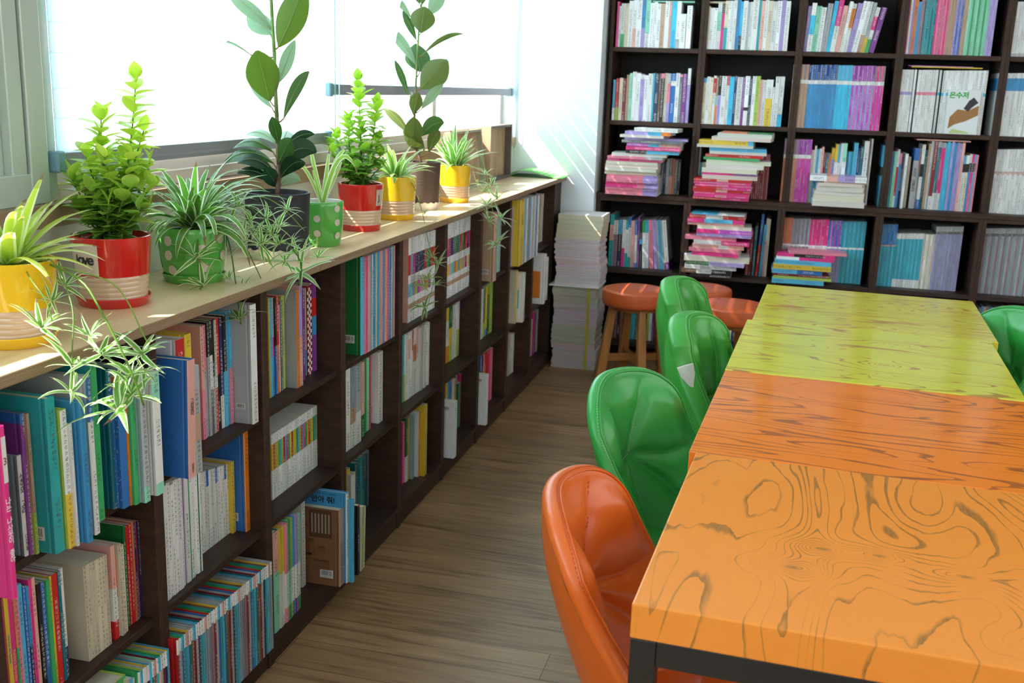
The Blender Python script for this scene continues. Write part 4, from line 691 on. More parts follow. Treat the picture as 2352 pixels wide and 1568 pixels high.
def pot(label, q, Rr, Rb, Rs, zr, top, low, sauc, kind='glaze', split=.42, name='potted_plant', cat='potted plant', group=None, spill=0):
    fr = uz(q[0], q[1], .8703); d = Vector((fr.x-CAM.x, fr.y-CAM.y, 0)).normalized(); c = fr+d*Rs; c.x = max(c.x, -.236+max(Rs, Rr)+.002)
    t = empty(name, label, cat, (c.x, c.y, .8704), R.uniform(-.0, .0), group); H_ = zr-.8704
    s = MB(); scal = sauc == 'scallop'; sc_ = WHT if scal else sauc; sh = .026 if scal else .017
    if scal: s.lathe([(0, 0), (Rs*.86, 0), (Rs*.93, .008), (Rs, sh), (Rs*1.02, sh+.001), (Rs*.95, sh-.002), (Rs*.86, .008), (0, .006)], [sc_]*7, 72, ((3, 4, 5), .02, 9, -.004))
    else: s.lathe([(0, 0), (Rs*.90, 0), (Rs*.93, .002), (Rs, sh-.001), (Rs*.985, sh), (Rs*.955, sh-.001), (Rs*.90, .006), (0, .005)], [sc_]*7, 56)
    s.build('saucer', MGLZ, t, smooth=True, split=.7)
    p = MB(); zb = .0065; prof = [(0, zb), (Rb*.94, zb), (Rb, zb+.004)]; cols = [low, low]
    if kind == 'glaze':
        N = 5; zs_ = zb+split*(H_-zb)
        for k in range(N):
            f0 = k/N; z0 = zb+.006+(zs_-zb-.006)*f0; rr_ = Rb+(Rr-Rb)*split*f0; dz = (zs_-zb-.006)/N
            prof += [(rr_, z0), (rr_+.0009, z0+dz*.35), (rr_+.0009, z0+dz*.65), (rr_, z0+dz*.95)]; cols += [low]*4
        for f in (split+.002, .6, .75, .9): prof.append((Rb+(Rr-Rb)*f**.8, zb+(H_-zb)*f)); cols.append(top)
    elif kind == 'round':
        for f, r_ in ((.08, Rb+.002), (.2, Rb+(Rr-Rb)*.55), (.4, Rb+(Rr-Rb)*.82), (.7, Rr*.997), (.9, Rr)): prof.append((r_, zb+(H_-zb)*f)); cols.append(top)
    else:
        for k in range(1, 8): prof.append((Rb+(Rr-Rb)*k/8, zb+(H_-zb)*k/8)); cols.append(top)
    prof += [(Rr, H_-.001), (Rr-.001, H_), (Rr-.004, H_), (Rr-.005, H_-.001), (Rr-.006, H_-.02)]; cols += [top, top, top, WHT if kind == 'round' else top, WHT if kind == 'round' else top]
    while len(cols) < len(prof): cols.append(top)
    p.lathe(prof, cols, 64); p.build('pot', MSTN if kind == 'stone' else MGLZ, t, smooth=True, split=.8)
    so = MB(); so.lathe([(Rr-.0065, H_-.012), (Rr*.5, H_-.009), (.0001, H_-.010)], [(1, 1, 1)]*2, 30); so.build('soil', MSOIL, t, smooth=True)
    return t, c, H_
def surf_patch(t, zc, zh, ang, half, rfun, col, h=.0006, m=None, name='label_panel'):
    b = MB(); n = 14; rows = []
    for z in (zc-zh, zc+zh): rows.append([b.p((rfun(z)+h)*math.cos(ang+half*(2*k/n-1)), (rfun(z)+h)*math.sin(ang+half*(2*k/n-1)), z) for k in range(n+1)])
    for k in range(n): b.face([rows[0][k], rows[0][k+1], rows[1][k+1], rows[1][k]], col)
    return b.build(name, m or MGLZ, t, smooth=True)
def dot(t, ang, z, r, rfun, col=(.62, .55, .45)):
    b = MB(); n = 20; c = b.p((rfun(z)+.0005)*math.cos(ang), (rfun(z)+.0005)*math.sin(ang), z); rg = []
    for k in range(n):
        a = 2*math.pi*k/n; zz = z+r*math.sin(a); R_ = rfun(zz)+.0005; aa = ang+r*math.cos(a)/R_; rg.append(b.p(R_*math.cos(aa), R_*math.sin(aa), zz))
    for k in range(n): b.face([c, rg[k], rg[(k+1) % n]], col)
    b.build('dot', MGLZ, t)
def camang(c): return math.atan2(CAM.y-c.y, CAM.x-c.x)
GP = 'potted plants on the worktop'
def T_pos(t, c, H_): return (0, 0, H_-.008)
# 1 yellow pot, front
t, c, H_ = pot('spider plant in the nearest yellow-and-beige glazed pot, trailing over the edge', (36, 806), .066, .055, .063, .996, YL_, BE, YL_, name='potted_spider_plant', group=GP)
rr = random.Random(11)
spider(t, (0, 0, H_-.008), 44, .165, .0105, mixc(GR['wh'], GR['ye'], .25), mixc(GR['ye'], GR['yg'], .5), rr, (GR['br'], .86), (.5, 1.6), (.25, 1.3), azl=lambda a: 1.0 if math.cos(a-camang(c)) > -.3 else .8)
W1 = (c-CAM).dot(fw)
runner(t, [PX(70, 590, W1), PX(180, 640, W1-.08), PX(235, 720, W1-.10), PX(300, 850, W1-.10), PX(330, 930, W1-.08)], .0016, (.17, .30, .05))
runner(t, [PX(60, 590, W1), PX(120, 600, W1-.06), PX(165, 700, W1-.10), PX(166, 800, W1-.12), PX(164, 910, W1-.12)], .0011)
runner(t, [PX(75, 600, W1), PX(170, 620, W1), PX(270, 660, W1+.02), PX(330, 770, W1+.02), PX(345, 800, W1+.02)], .0011, (.25, .40, .08))
runner(t, [PX(50, 600, W1), PX(70, 640, W1-.1), PX(110, 700, W1-.12), PX(130, 800, W1-.12)], .001)
for u, v, dw, s in ((148, 655, 0.02, .075), (95, 752, -.13, .07), (166, 838, -.12, .075), (232, 812, -.10, .07), (164, 900, -.12, .055), (326, 812, -.02, .075), (300, 860, -.06, .07), (272, 940, -.09, .095), (330, 850, -.03, .06), (120, 690, -.05, .05), (205, 770, -.1, .055), (305, 905, -.06, .085)):
    plantlet(t, PX(u, v, W1+dw), s, rr, v > 930)
# 2 red pot with love panel
t, c, H_ = pot('bushy bright-leaved shrub in the red pot lettered love, nearest red one', (264, 712), .0675, .0575, .0635, .993, RD, BE, RD, name='potted_shrub', group=GP)
rf = lambda z: .0575+.010*max(0, (z-.0065)/(H_-.0065))**.8
ca = camang(c); surf_patch(t, H_*.70, .0265, ca-.82, .47, rf, (.62, .50, .38), .0010)
for k, chh in enumerate('love'):
    aa = ca-1.00+k*.150; ob = text_obj(chh, .026, MINK, t, bold=.0007); place_text(ob, ((rf(H_*.69)+.0016)*math.cos(aa), (rf(H_*.69)+.0016)*math.sin(aa), H_*.70), (-math.sin(aa), math.cos(aa), 0), (0, 0, 1))
def ovate(b, base, dirv, up, L, W, col, rnd, mar=None):
    d = Vector(dirv).normalized(); pts = []; p = Vector(base); bend = rnd.uniform(.05, .5)
    for k in range(7):
        pts.append(p.copy()); p = p+d*(L/6); d = (d-Vector(up)*bend*.16).normalized()
    side = d.cross(Vector(up))
    if side.length < .05: side = Vector((1, 0, 0))
    side.normalize(); mc = mar or mixc(col, (1, 1, .3), .12)
    strip_leaf(b, pts, lambda q: W*math.sin(math.pi*min(1, .04+q*.96)**.85)**.9, side, mc, col, None, .28, .8)
def bushy(t, base, stems, rnd, L=.034, W=.0085, colf=None, step=.0125):
    """stems: list of (end point, start fraction of leaves, scale)"""
    bl_, bs = MB(), MB()
    for e, f0, s, k in stems:
        b0 = Vector(base)+Vector((rnd.uniform(-.012, .012), rnd.uniform(-.012, .012), 0)); e = Vector(e); mid = (b0+e)*.5+Vector((rnd.uniform(-.012, .012), rnd.uniform(-.012, .012), 0))
        Lt = (e-b0).length; n = int(Lt/step); P = lambda f: b0*(1-f)**2+mid*2*f*(1-f)+e*f*f
        bs.tube([P(f/10) for f in range(11)], [.0026-.0015*f/10 for f in range(11)], (.20, .30, .08), n=6); a = rnd.uniform(0, 6)
        for i in range(n+1):
            f = f0+(1-f0)*i/n; q = P(f); a += 1.57+rnd.uniform(-.3, .3)
            for aa in (a, a+math.pi):
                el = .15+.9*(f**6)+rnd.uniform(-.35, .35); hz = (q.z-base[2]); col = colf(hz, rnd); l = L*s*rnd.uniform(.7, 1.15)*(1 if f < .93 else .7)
                ovate(bl_, q, (math.cos(aa)*math.cos(el), math.sin(aa)*math.cos(el), math.sin(el)), (0, 0, 1), l, W*s*rnd.uniform(.8, 1.25), col, rnd)
    bs.build('stem', MLEAF, t, smooth=True); return bl_.build('foliage', MLEAF, t, smooth=True)
rr = random.Random(5); base = Vector((0, 0, H_-.01)); W2 = (c-CAM).dot(fw); Lc = Vector((c.x, c.y, .8704))
def loc(u, v, dw=0, w=None): return PX(u, v, (w or W2)+dw)-Lc
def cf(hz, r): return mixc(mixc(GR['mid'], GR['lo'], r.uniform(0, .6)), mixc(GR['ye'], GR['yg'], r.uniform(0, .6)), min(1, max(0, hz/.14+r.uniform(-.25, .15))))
st = [(loc(312, 180), .25, 1.05, 0), (loc(232, 262), .2, 1.05, 0), (loc(330, 300, .02), .15, 1, 0)]
for u, v, dw in ((195, 350, 0), (300, 350, -.03), (345, 370, .02), (180, 420, .01), (240, 360, -.05), (350, 430, 0), (210, 440, -.05), (300, 430, -.06), (260, 420, .05), (185, 480, -.01), (345, 470, -.02), (250, 470, -.06), (320, 480, -.05), (220, 400, .04), (290, 390, .03), (160, 400, .0), (230, 320, .0)):
    st.append((loc(u, v, dw), .1, 1, 0))
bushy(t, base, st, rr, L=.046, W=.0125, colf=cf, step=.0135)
# 3 green dotted pot, full spider plant
t, c, H_ = pot('full cream-edged spider plant in the large green pot with cream dots', (447, 655), .066, .054, .0615, .979, GN, GN, GN, 'round', name='potted_spider_plant', group=GP)
rf = lambda z: .066 if z > .045 else .054+.012*(max(0, z)/.045)**.6
ca = camang(c)
for aa, z in ((-.78, .085), (-.78, .057), (-.68, .028), (.25, .07), (.9, .088), (.3, .035), (1.0, .055), (-1.5, .07), (-1.5, .035)): dot(t, ca+aa, z, .0098, rf)
rr = random.Random(21); W3 = (c-CAM).dot(fw)
spider(t, (0, 0, H_-.006), 74, .165, .0098, GR['wh'], mixc(GR['mid'], GR['lo'], .45), rr, (GR['br'], .90), (1.2, 2.9), (.2, 1.45), azl=lambda a: 1.15 if math.cos(a-.4) > .3 else .9)
runner(t, [PX(450, 500, W3), PX(455, 560, W3-.09), PX(456, 620, W3-.1), PX(464, 685, W3-.1)], .0011); runner(t, [PX(470, 480, W3), PX(520, 540, W3-.03), PX(540, 640, W3-.03), PX(553, 745, W3-.02)], .0014, (.10, .20, .05))
runner(t, [PX(480, 470, W3), PX(560, 470, W3), PX(640, 540, W3), PX(690, 600, W3+.02), PX(686, 655, W3+.05)], .0014, (.10, .20, .05)); runner(t, [PX(480, 470, W3), PX(580, 450, W3+.02), PX(640, 470, W3+.02), PX(700, 530, W3+.02)], .0012)
runner(t, [PX(520, 500, W3), PX(560, 560, W3), PX(600, 640, W3)], .0011)
for u, v, dw, s in ((450, 590, -.10, .085), (466, 655, -.10, .085), (526, 640, -.02, .045), (556, 670, -.01, .06), (552, 730, -.02, .085), (548, 470, 0, .06), (575, 505, -.02, .055), (560, 560, -.02, .06), (612, 500, 0, .06), (640, 520, 0, .065), (600, 560, -.02, .06), (640, 560, 0, .06), (655, 600, .02, .055), (620, 600, -.02, .05), (684, 580, .02, .06), (690, 625, .08, .09), (730, 590, .05, .05), (660, 480, .02, .05), (590, 530, 0, .05), (560, 530, -.05, .055), (530, 500, .0, .06), (625, 535, .0, .06), (668, 560, .01, .055)):
    plantlet(t, PX(u, v, W3+dw), s, rr)
# rubber plants
def rubber(label, q, pr, top, trunk, leaves, girth=.006):
    t, c, H_ = pot(label, q, *pr, top, top, 'scallop', 'stone', name='potted_rubber_plant', group=GP); w = (c-CAM).dot(fw); Lc = Vector((c.x, c.y, .8704)); P = lambda u, v, dw=0: PX(u, v, w+dw)-Lc
    b = MB(); pts = [Vector((0, 0, H_-.012))]+[P(u, v) for u, v in trunk]; n = len(pts)
    for i in range(n-1):
        cc_ = mixc((.16, .09, .06), (.20, .30, .07), min(1, i/(n-1)*1.6)); b.tube([pts[i], (pts[i]+pts[i+1])/2, pts[i+1]], [girth*(1-.5*i/n), girth*(1-.5*(i+.5)/n), girth*(1-.5*(i+1)/n)], cc_, n=8)
    b.build('trunk', MLEAF, t, smooth=True); bl_ = MB(); pe = MB(); rr = random.Random(3)
    for (bu, bv, tu, tv, wpx, dz, curl, colk, roll) in leaves:
        a, e = P(bu, bv), P(tu, tv, dz); L = (e-a).length; W = wpx/2*w/F_PX; d = (e-a).normalized(); side = d.cross(fw).normalized(); side = (Matrix.Rotation(roll, 3, d) @ side); nrm = side.cross(d)
        if nrm.z < 0: nrm = -nrm
        st_ = min(pts, key=lambda q_: (q_-a).length); near = st_
        for i in range(n-1):
            for f in (0, .25, .5, .75):
                q_ = pts[i]*(1-f)+pts[i+1]*f
                if (q_-a).length < (near-a).length: near = q_
        low = near-Vector((0, 0, .012)); pe.tube([low, (low+a)/2+Vector((0, 0, -.002)), a], [.0022, .0018, .0016], (.30, .16, .07), n=6)
        cpt = []
        for k in range(12):
            f = k/11; cpt.append(a*(1-f)+e*f+Vector((0, 0, 1))*curl*L*4*f*(1-f))
        base_c = dict(d=(.012, .045, .018), g=(.04, .10, .02), o=(.085, .12, .028), p=(.20, .30, .17), y=(.085, .15, .018))[colk]
        strip_leaf(bl_, cpt, lambda f: W*(math.sin(math.pi*min(1, f*.97+.015)**1.08)**.8)*1.06, side, base_c, base_c, None, .18)
        mid = [q_+Vector((0, 0, .0006))+(CAM-Lc-q_).normalized()*.0008 for q_ in cpt[:-1]]; bl_.tube(mid, [.0011*(1-.7*k/11) for k in range(11)], mixc(base_c, (.5, .5, .2), .35), n=4)
    pe.build('petiole', MLEAF, t, smooth=True); bl_.build('foliage', MRUB, t, smooth=True); return t
rubber('tall rubber plant in the ribbed charcoal pot on a scalloped white saucer', (640, 602), (.073, .067, .0715, 1.019), (.020, .021, .023), [(641, 380), (638, 330), (636, 270), (632, 200), (630, 120), (625, 40), (620, -60), (618, -160)],
    [(640, 430, 608, 385, 34, -.06, .0, 'd', .3), (632, 425, 545, 397, 26, -.04, .18, 'd', .5), (637, 405, 546, 374, 40, -.05, .22, 'd', .7), (628, 375, 512, 376, 44, -.02, .22, 'g', .7), (644, 408, 700, 372, 40, -.07, .12, 'd', .8), (650, 370, 727, 350, 46, .02, .22, 'd', .5), (640, 375, 668, 318, 42, -.09, .0, 'g', .1),
     (628, 350, 535, 340, 34, .0, .22, 'g', .8), (634, 330, 560, 312, 26, .06, .15, 'p', .6), (645, 425, 690, 415, 28, .02, .2, 'p', .5), (640, 328, 625, 268, 28, -.05, .0, 'g', .1), (662, 330, 722, 308, 22, .0, .12, 'd', .6), (650, 320, 660, 300, 40, .06, .0, 'p', .2),
     (620, 232, 590, 116, 72, -.06, .0, 'y', .25), (625, 248, 565, 165, 20, .05, -.05, 'p', .5), (575, 126, 447, 104, 16, .03, .16, 'p', 1.0), (640, 190, 678, 92, 30, .06, .0, 'p', .6), (652, 272, 710, 164, 26, .0, .12, 'g', .5), (640, 108, 700, -40, 62, -.04, -.04, 'y', .3), (625, 70, 524, -15, 44, .0, .06, 'p', .7), (622, 80, 572, 20, 50, .05, -.03, 'p', .3),
     (620, 0, 560, -110, 60, 0, 0, 'y', .3), (622, -40, 700, -130, 60, 0, 0, 'g', .3)])
# 5 small green dotted pot
t, c, H_ = pot('sparse thick-leaved plant in the smaller green dotted pot', (741, 568), .0525, .043, .0465, .9795, GN, GN, GN, 'round', name='potted_spider_plant', group=GP)
rf = lambda z: .0525 if z > .045 else .043+.0095*(max(0, z)/.045)**.6
ca = camang(c)
for aa, z in ((-.25, .070), (-.25, .034), (.75, .093), (.75, .060), (.80, .028)): dot(t, ca+aa, z, .0085, rf)
W5 = (c-CAM).dot(fw); Lc = Vector((c.x, c.y, .8704)); b = MB(); rr = random.Random(8)
for tu, tv, dw, wd, cu in ((708, 318, 0, .0055, 0), (797, 340, -.03, .006, .03), (757, 338, .02, .0055, 0), (825, 405, -.06, .006, .08), (640, 372, .03, .004, .05), (775, 372, .03, .004, .0), (716, 380, -.03, .0035, 0), (790, 360, .05, .004, 0)):
    a = Vector((0, 0, H_-.012)); e = PX(tu, tv, W5+dw)-Lc; cp = [a*(1-f)+e*f+Vector((0, 0, cu*4*f*(1-f))) for f in [k/9 for k in range(10)]]
    strip_leaf(b, cp, lambda q: wd*(1-q**4)+.0004, (e-a).cross(fw).normalized(), GR['wh'], mixc(GR['mid'], GR['ye'], .35), (GR['br'], .92), .4)
b.build('foliage', MLEAF, t, smooth=True)
# 6 second red pot
t, c, H_ = pot('bushy bright-leaved shrub in the farther red pot with a cream panel', (828, 533), .062, .0525, .057, .997, RD, BE, RD, name='potted_shrub', group=GP)
rf = lambda z: .0525+.0095*max(0, (z-.0065)/(H_-.0065))**.8
ca = camang(c); surf_patch(t, H_*.72, .022, ca+1.10, .33, rf, (.62, .50, .38), .0010)
aa = ca+.95; ob = text_obj('J', .024, MINK, t, bold=.0007); place_text(ob, ((rf(H_*.7)+.0016)*math.cos(aa), (rf(H_*.7)+.0016)*math.sin(aa), H_*.72), (-math.sin(aa), math.cos(aa), 0), (0, 0, 1))
rr = random.Random(15); W2 = (c-CAM).dot(fw); Lc = Vector((c.x, c.y, .8704))
st = [(loc(822, 185), .3, 1.15, 0), (loc(865, 240), .25, 1.1, 0), (loc(800, 270), .2, 1, 0)]
for u, v, dw in ((770, 310, 0), (830, 300, -.03), (870, 320, 0), (765, 350, -.03), (800, 330, .03), (880, 350, .01), (790, 370, -.06), (850, 370, -.07), (880, 380, -.03), (760, 330, .05), (840, 340, -.05), (820, 385, -.07)): st.append((loc(u, v, dw), .1, 1, 0))
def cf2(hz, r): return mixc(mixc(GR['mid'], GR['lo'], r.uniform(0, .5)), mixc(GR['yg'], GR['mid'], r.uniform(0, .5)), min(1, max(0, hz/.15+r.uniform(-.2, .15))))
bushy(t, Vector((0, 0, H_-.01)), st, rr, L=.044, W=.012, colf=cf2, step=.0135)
# 7 yellow, 8 brown, 9 yellow
t, c, H_ = pot('spider plant in the middle yellow-and-beige pot, beside the farther red pot', (908, 507), .062, .055, .058, .997, YL_, BE, YL_, name='potted_spider_plant', group=GP); rr = random.Random(31); W7 = (c-CAM).dot(fw)
spider(t, (0, 0, H_-.008), 38, .13, .0085, GR['wh'], mixc(GR['mid'], GR['yg'], .3), rr, (GR['br'], .92), (1.0, 2.0), (.3, 1.4))
runner(t, [PX(905, 400, W7), PX(945, 420, W7-.06), PX(968, 480, W7-.07), PX(985, 560, W7-.08), PX(1000, 620, W7-.07), PX(975, 730, W7-.07)], .001, (.2, .32, .07))
for u, v, dw, s in ((975, 490, -.08, .03), (990, 590, -.07, .07), (985, 640, -.07, .065), (1005, 605, -.06, .06), (972, 655, -.07, .05), (975, 705, -.07, .07), (1000, 655, -.06, .045)): plantlet(t, PX(u, v, W7+dw), s, rr)
rubber('rubber plant in the brown ribbed pot between two yellow pots', (967, 484), (.062, .056, .060, 1.022), (.075, .045, .030), [(955, 330), (952, 270), (955, 200), (958, 140), (962, 70), (968, 15), (970, -50)],
    [(950, 338, 950, 268, 40, -.06, .0, 'o', .2), (975, 345, 925, 300, 44, -.02, .12, 'o', .6), (985, 350, 1010, 300, 30, -.02, .14, 'o', .7), (955, 345, 952, 312, 34, -.08, .0, 'o', .3), (968, 312, 1020, 282, 36, .0, .16, 'g', .5), (940, 310, 880, 248, 26, .02, .10, 'o', .6), (950, 262, 960, 212, 30, -.04, 0, 'o', .3),
     (968, 250, 1018, 194, 24, 0, .03, 'p', .6), (938, 220, 907, 138, 18, .0, .06, 'g', .5), (952, 270, 945, 210, 14, .03, 0, 'p', .4), (966, 204, 1028, 138, 58, -.03, .0, 'o', .25), (955, 148, 892, 60, 26, .0, .06, 'p', .4), (965, 165, 955, 100, 56, .06, .0, 'g', .2), (972, 125, 1065, 78, 12, .0, .12, 'o', .7),
     (967, 76, 975, 15, 54, -.04, .0, 'o', .15), (956, 92, 925, 25, 20, .0, .05, 'g', .5), (945, 42, 885, -20, 20, .02, .10, 'p', .5), (985, 35, 1022, -30, 34, .03, .0, 'p', .4), (968, 12, 985, -50, 20, 0, 0, 'o', .3), (965, 10, 940, -50, 20, 0, 0, 'g', .4)], .0045)
t, c, H_ = pot('spider plant in the farthest yellow-and-beige pot, beside the wooden crates', (1043, 467), .0565, .049, .0535, .998, YL_, BE, YL_, name='potted_spider_plant', group=GP); rr = random.Random(41); W9 = (c-CAM).dot(fw)
spider(t, (0, 0, H_-.008), 42, .155, .0095, GR['wh'], mixc(GR['mid'], GR['lo'], .15), rr, (GR['br'], .92), (.5, 1.5), (.35, 1.45))
runner(t, [PX(1045, 372, W9), PX(1090, 340, W9-.05), PX(1115, 390, W9-.10), PX(1125, 450, W9-.12), PX(1140, 540, W9-.12), PX(1135, 640, W9-.12)], .001, (.3, .42, .10))
for u, v, dw, s in ((1115, 400, -.1, .06), (1130, 425, -.1, .075), (1110, 440, -.1, .06), (1142, 455, -.12, .07), (1118, 470, -.12, .075), (1150, 500, -.12, .08), (1122, 505, -.13, .07), (1140, 560, -.12, .075), (1095, 420, -.08, .05)): plantlet(t, PX(u, v, W9+dw), s, rr)
for q_ in PLV: bpy.data.objects.remove(q_)
# crates and folder at the pillar end
def crate(label, y0, y1, h, dep, x, lean, mw, me):
    t = empty('wooden_crate', label, 'crate', (x, y0, .8708)); t.rotation_euler = (0, -lean, 0); L = y1-y0; th = .010
    b = MB(); b.box(-dep, 0, 0, -dep+.005, L, h); b.build('base_board', mw, t)
    for y in (0, L-th): b = MB(); b.box(-dep+.005, y, 0, 0, y+th, h); b.build('side_board', me if y else mw, t, bevel=.001)
    for z in (0, h-th): b = MB(); b.box(-dep+.005, th, z, .0005, L-th, z+th); b.build('end_board', me, t, bevel=.001)
    return t
MGC = mat('grey_green_painted_wood', .7, (.36, .37, .27))
crate('shallow wooden crate stood on its side at the pillar end of the worktop', 2.93, 3.28, .232, .035, -.196, 0, MRAW, MCRD)
crate('grey-green edged wooden crate leaning behind the farthest yellow pot', 2.42, 2.84, .225, .026, -.185, .12, MRAW, MGC)
t = empty('paper_folder', 'bright green paper folder lying open by the white pillar', 'folder', (-.09, 3.37, .8706)); b = MB(); n = 12
for k in range(n):
    f0, f1 = k/n, (k+1)/n; z = lambda f: .004+.045*math.sin(math.pi*min(1, f*1.1))*(1-f)
    b.face([b.p(-.13+.26*f0, -.08, z(f0)), b.p(-.13+.26*f1, -.08, z(f1)), b.p(-.13+.26*f1, .10, z(f1)), b.p(-.13+.26*f0, .10, z(f0))], (.25, .75, .20))
ob = b.build('cover', mat('green_card', .6, attr=True), t, smooth=True); ob.modifiers.new('s', 'SOLIDIFY').thickness = .0012
b = MB(); b.box(-.12, -.075, .0006, .12, .095, .0035, (.03, .16, .05)); b.build('sheet', MCOL, t)
# ---------------------------------------------------------------- paper stack on the floor
rr = random.Random(9); xa, ya, w_, dp = .022, 3.300, .205, .185; z = .0006
K = []
for n_, c_ in ((10, 'v'), (8, 'g'), (9, 'v'), (7, 'g')): K += [c_]*n_
K.append('sheet'); K += ['v']*18; K += ['G']*5
zt = .715; lv = {'v': (.64, .55, .59), 'g': (.53, .53, .43), 'G': (.66, .62, .46), 'sheet': (.78, .80, .80)}
th = {'v': 1, 'g': .95, 'G': 1.9, 'sheet': .5}; tot = sum(th[k] for k in K); un = (zt-z)/tot
for i, k in enumerate(K):
    h = un*th[k]; b = MB(); dx, dy = rr.uniform(-.004, .004)+.006*math.sin(i*.35), rr.uniform(-.003, .003)
    if k == 'sheet': b.box(-.02, -.02, 0, w_+.004, dp, h-.0003, lv[k]); dx = dy = 0
    else:
        cc_ = tuple(q*rr.uniform(.93, 1.07) for q in lv[k]); b.box(0, 0, 0, w_, dp, h-.0012, cc_); b.box(-.0006, -.0006, h-.0012, w_+.0006, dp, h-.0004, (.66, .62, .60))
    ob = b.build('cardboard_sheet' if k == 'sheet' else 'booklet', MPAP); ob.location = (xa+dx, ya+dy, z); z += h
    if k == 'sheet': tag(ob, 'white sheet dividing the two bundles of the floor stack', 'sheet')
    else:
        nm = {'v': 'pale lilac-grey booklet in the tall paper stack beside the low bookcase', 'g': 'greenish-grey booklet in the strapped lower half of the paper stack', 'G': 'thick cream booklet among the topmost of the paper stack'}[k]
        tag(ob, nm, 'booklet', {'v': 'lilac booklets in the floor stack', 'g': 'grey booklets in the floor stack', 'G': 'cream booklets topping the floor stack'}[k])
ob = MB(); xs = uy(1349, 750, ya).x; zz = un*(sum(th[k] for k in K[:34]))
ob.box(xs-.0055, ya-.009, .001, xs+.0055, ya-.008, zz+.002, (.62, .50, .02)); tag(ob.build('packing_strap', MCOL), 'yellow plastic strap around the lower paper bundle', 'strap')
# ---------------------------------------------------------------- stools
def stool(label, cx, cy, zs, rz, front=None):
    t = empty('stool', label, 'stool', (cx, cy, 0), rz, 'orange round stools by the tall bookcase'); r = .144; h = .070
    prof = [(0, zs-h), (r*.93, zs-h), (r*.985, zs-h+.006), (r, zs-h+.02), (r*1.002, zs-.016), (r*.995, zs-.012), (r*.997, zs-.009), (r*.97, zs-.003), (r*.9, zs), (r*.6, zs+.003), (.0001, zs+.004)]
    b = MB(); b.lathe(prof, [(1, 1, 1)]*10, 56); b.build('seat', MSTV, t, smooth=True, split=1.0)
    b = MB(); b.lathe([(0, zs-h-.018), (r*.72, zs-h-.018), (r*.72, zs-h-.0005), (0, zs-h-.0005)], [(1, 1, 1)]*3, 32); b.build('seat_frame', MLEG, t)
    feet = []
    for k in range(4):
        a = math.pi/4+k*math.pi/2; c_, s_ = math.cos(a), math.sin(a); r1, r2 = .098, .150; w = .0185; b = MB(); pt = []
        for z, rr_, ww in ((zs-h-.001, r1, w*.8), (.0, r2, w*1.15)):
            cx_, cy_ = rr_*c_, rr_*s_; pt.append([b.p(cx_+ww*dx*c_-ww*dy*s_, cy_+ww*dx*s_+ww*dy*c_, z) for dx, dy in ((-1, -1), (1, -1), (1, 1), (-1, 1))])
        b.face(pt[0]); b.face(pt[1][::-1])
        for j in range(4): b.face([pt[0][(j+1) % 4], pt[0][j], pt[1][j], pt[1][(j+1) % 4]])
        b.build('leg', MLEG, t, bevel=.003); feet.append((c_, s_))
    for k in (0, 1):
        z = .135-.0*k; f = 1-z/(zs-h); rr_ = r2-(r2-r1)*z/(zs-h)-.012; c_, s_ = feet[k]; b = MB(); wz = .016; nx, ny = -s_*.010, c_*.010
        i = [b.p(x*c_*rr_+q*nx, x*s_*rr_+q*ny, z+p_*wz+k*.0) for p_ in (-1, 1) for x, q in ((-1, -1), (1, -1), (1, 1), (-1, 1))]
        for q in ((3, 2, 1, 0), (4, 5, 6, 7), (0, 1, 5, 4), (1, 2, 6, 5), (2, 3, 7, 6), (3, 0, 4, 7)): b.face([i[k2] for k2 in q])
        b.build('stretcher', MLEG, t, bevel=.002)
s3 = uz(1672, 692, .44); s2 = uz(1606, 657, .44)
stool('round orange vinyl stool with wooden legs next to the paper stack', .425, 3.10, .438, -.35)
stool('orange vinyl stool farthest back, mostly hidden behind the green chair', s2.x, 3.26, .438, -.1)
stool('orange vinyl stool closest to the yellow-green table end', .845, 2.93, .438, .5)
# ---------------------------------------------------------------- tables
PH = math.radians(-2.6); TH_ = .0435
def table(label, x, y, z, wd, dp_, m, ph=PH, leg=.030):
    t = empty('table', label, 'table', (x, y, 0), ph, 'square painted plywood tables in a row'); b = MB(); b.box(0, 0, z-TH_, wd, dp_, z); b.build('tabletop', m, t, bevel=.0022, seg=3)
    L = leg; zt_ = z-TH_-.0003
    for a, c_ in ((.001, .001), (wd-.001-L, .001), (wd-.001-L, dp_-.001-L), (.001, dp_-.001-L)):
        b = MB(); b.box(a, c_, 0, a+L, c_+L, zt_); b.build('leg', MMET, t, bevel=.0012)
    for q in ((L, .001, wd-L, .001+.028), (L, dp_-.029, wd-L, dp_-.001), (.001, L, .029, dp_-L), (wd-.029, L, wd-.001, dp_-L)):
        b = MB(); b.box(q[0]+.001, q[1]+.001, zt_-.032, q[2]-.001, q[3]-.001, zt_); b.build('frame_rail', MMET, t, bevel=.001)
    return t
ZTB = .70
table('orange table nearest the camera with large swirling wood grain', .879, -.268, ZTB, .60, .5525, MT1)
table('orange table with fine straight grain, second from the camera', .8925, .2880, ZTB-.0012, .59, .549, MT2)
table('yellow-green table touching the orange ones', .917, .8400, ZTB, .588, .541, MT3)
table('yellow-green table at the far end of the row', .9535, 1.3840, ZTB-.0008, .592, .558, MT4)
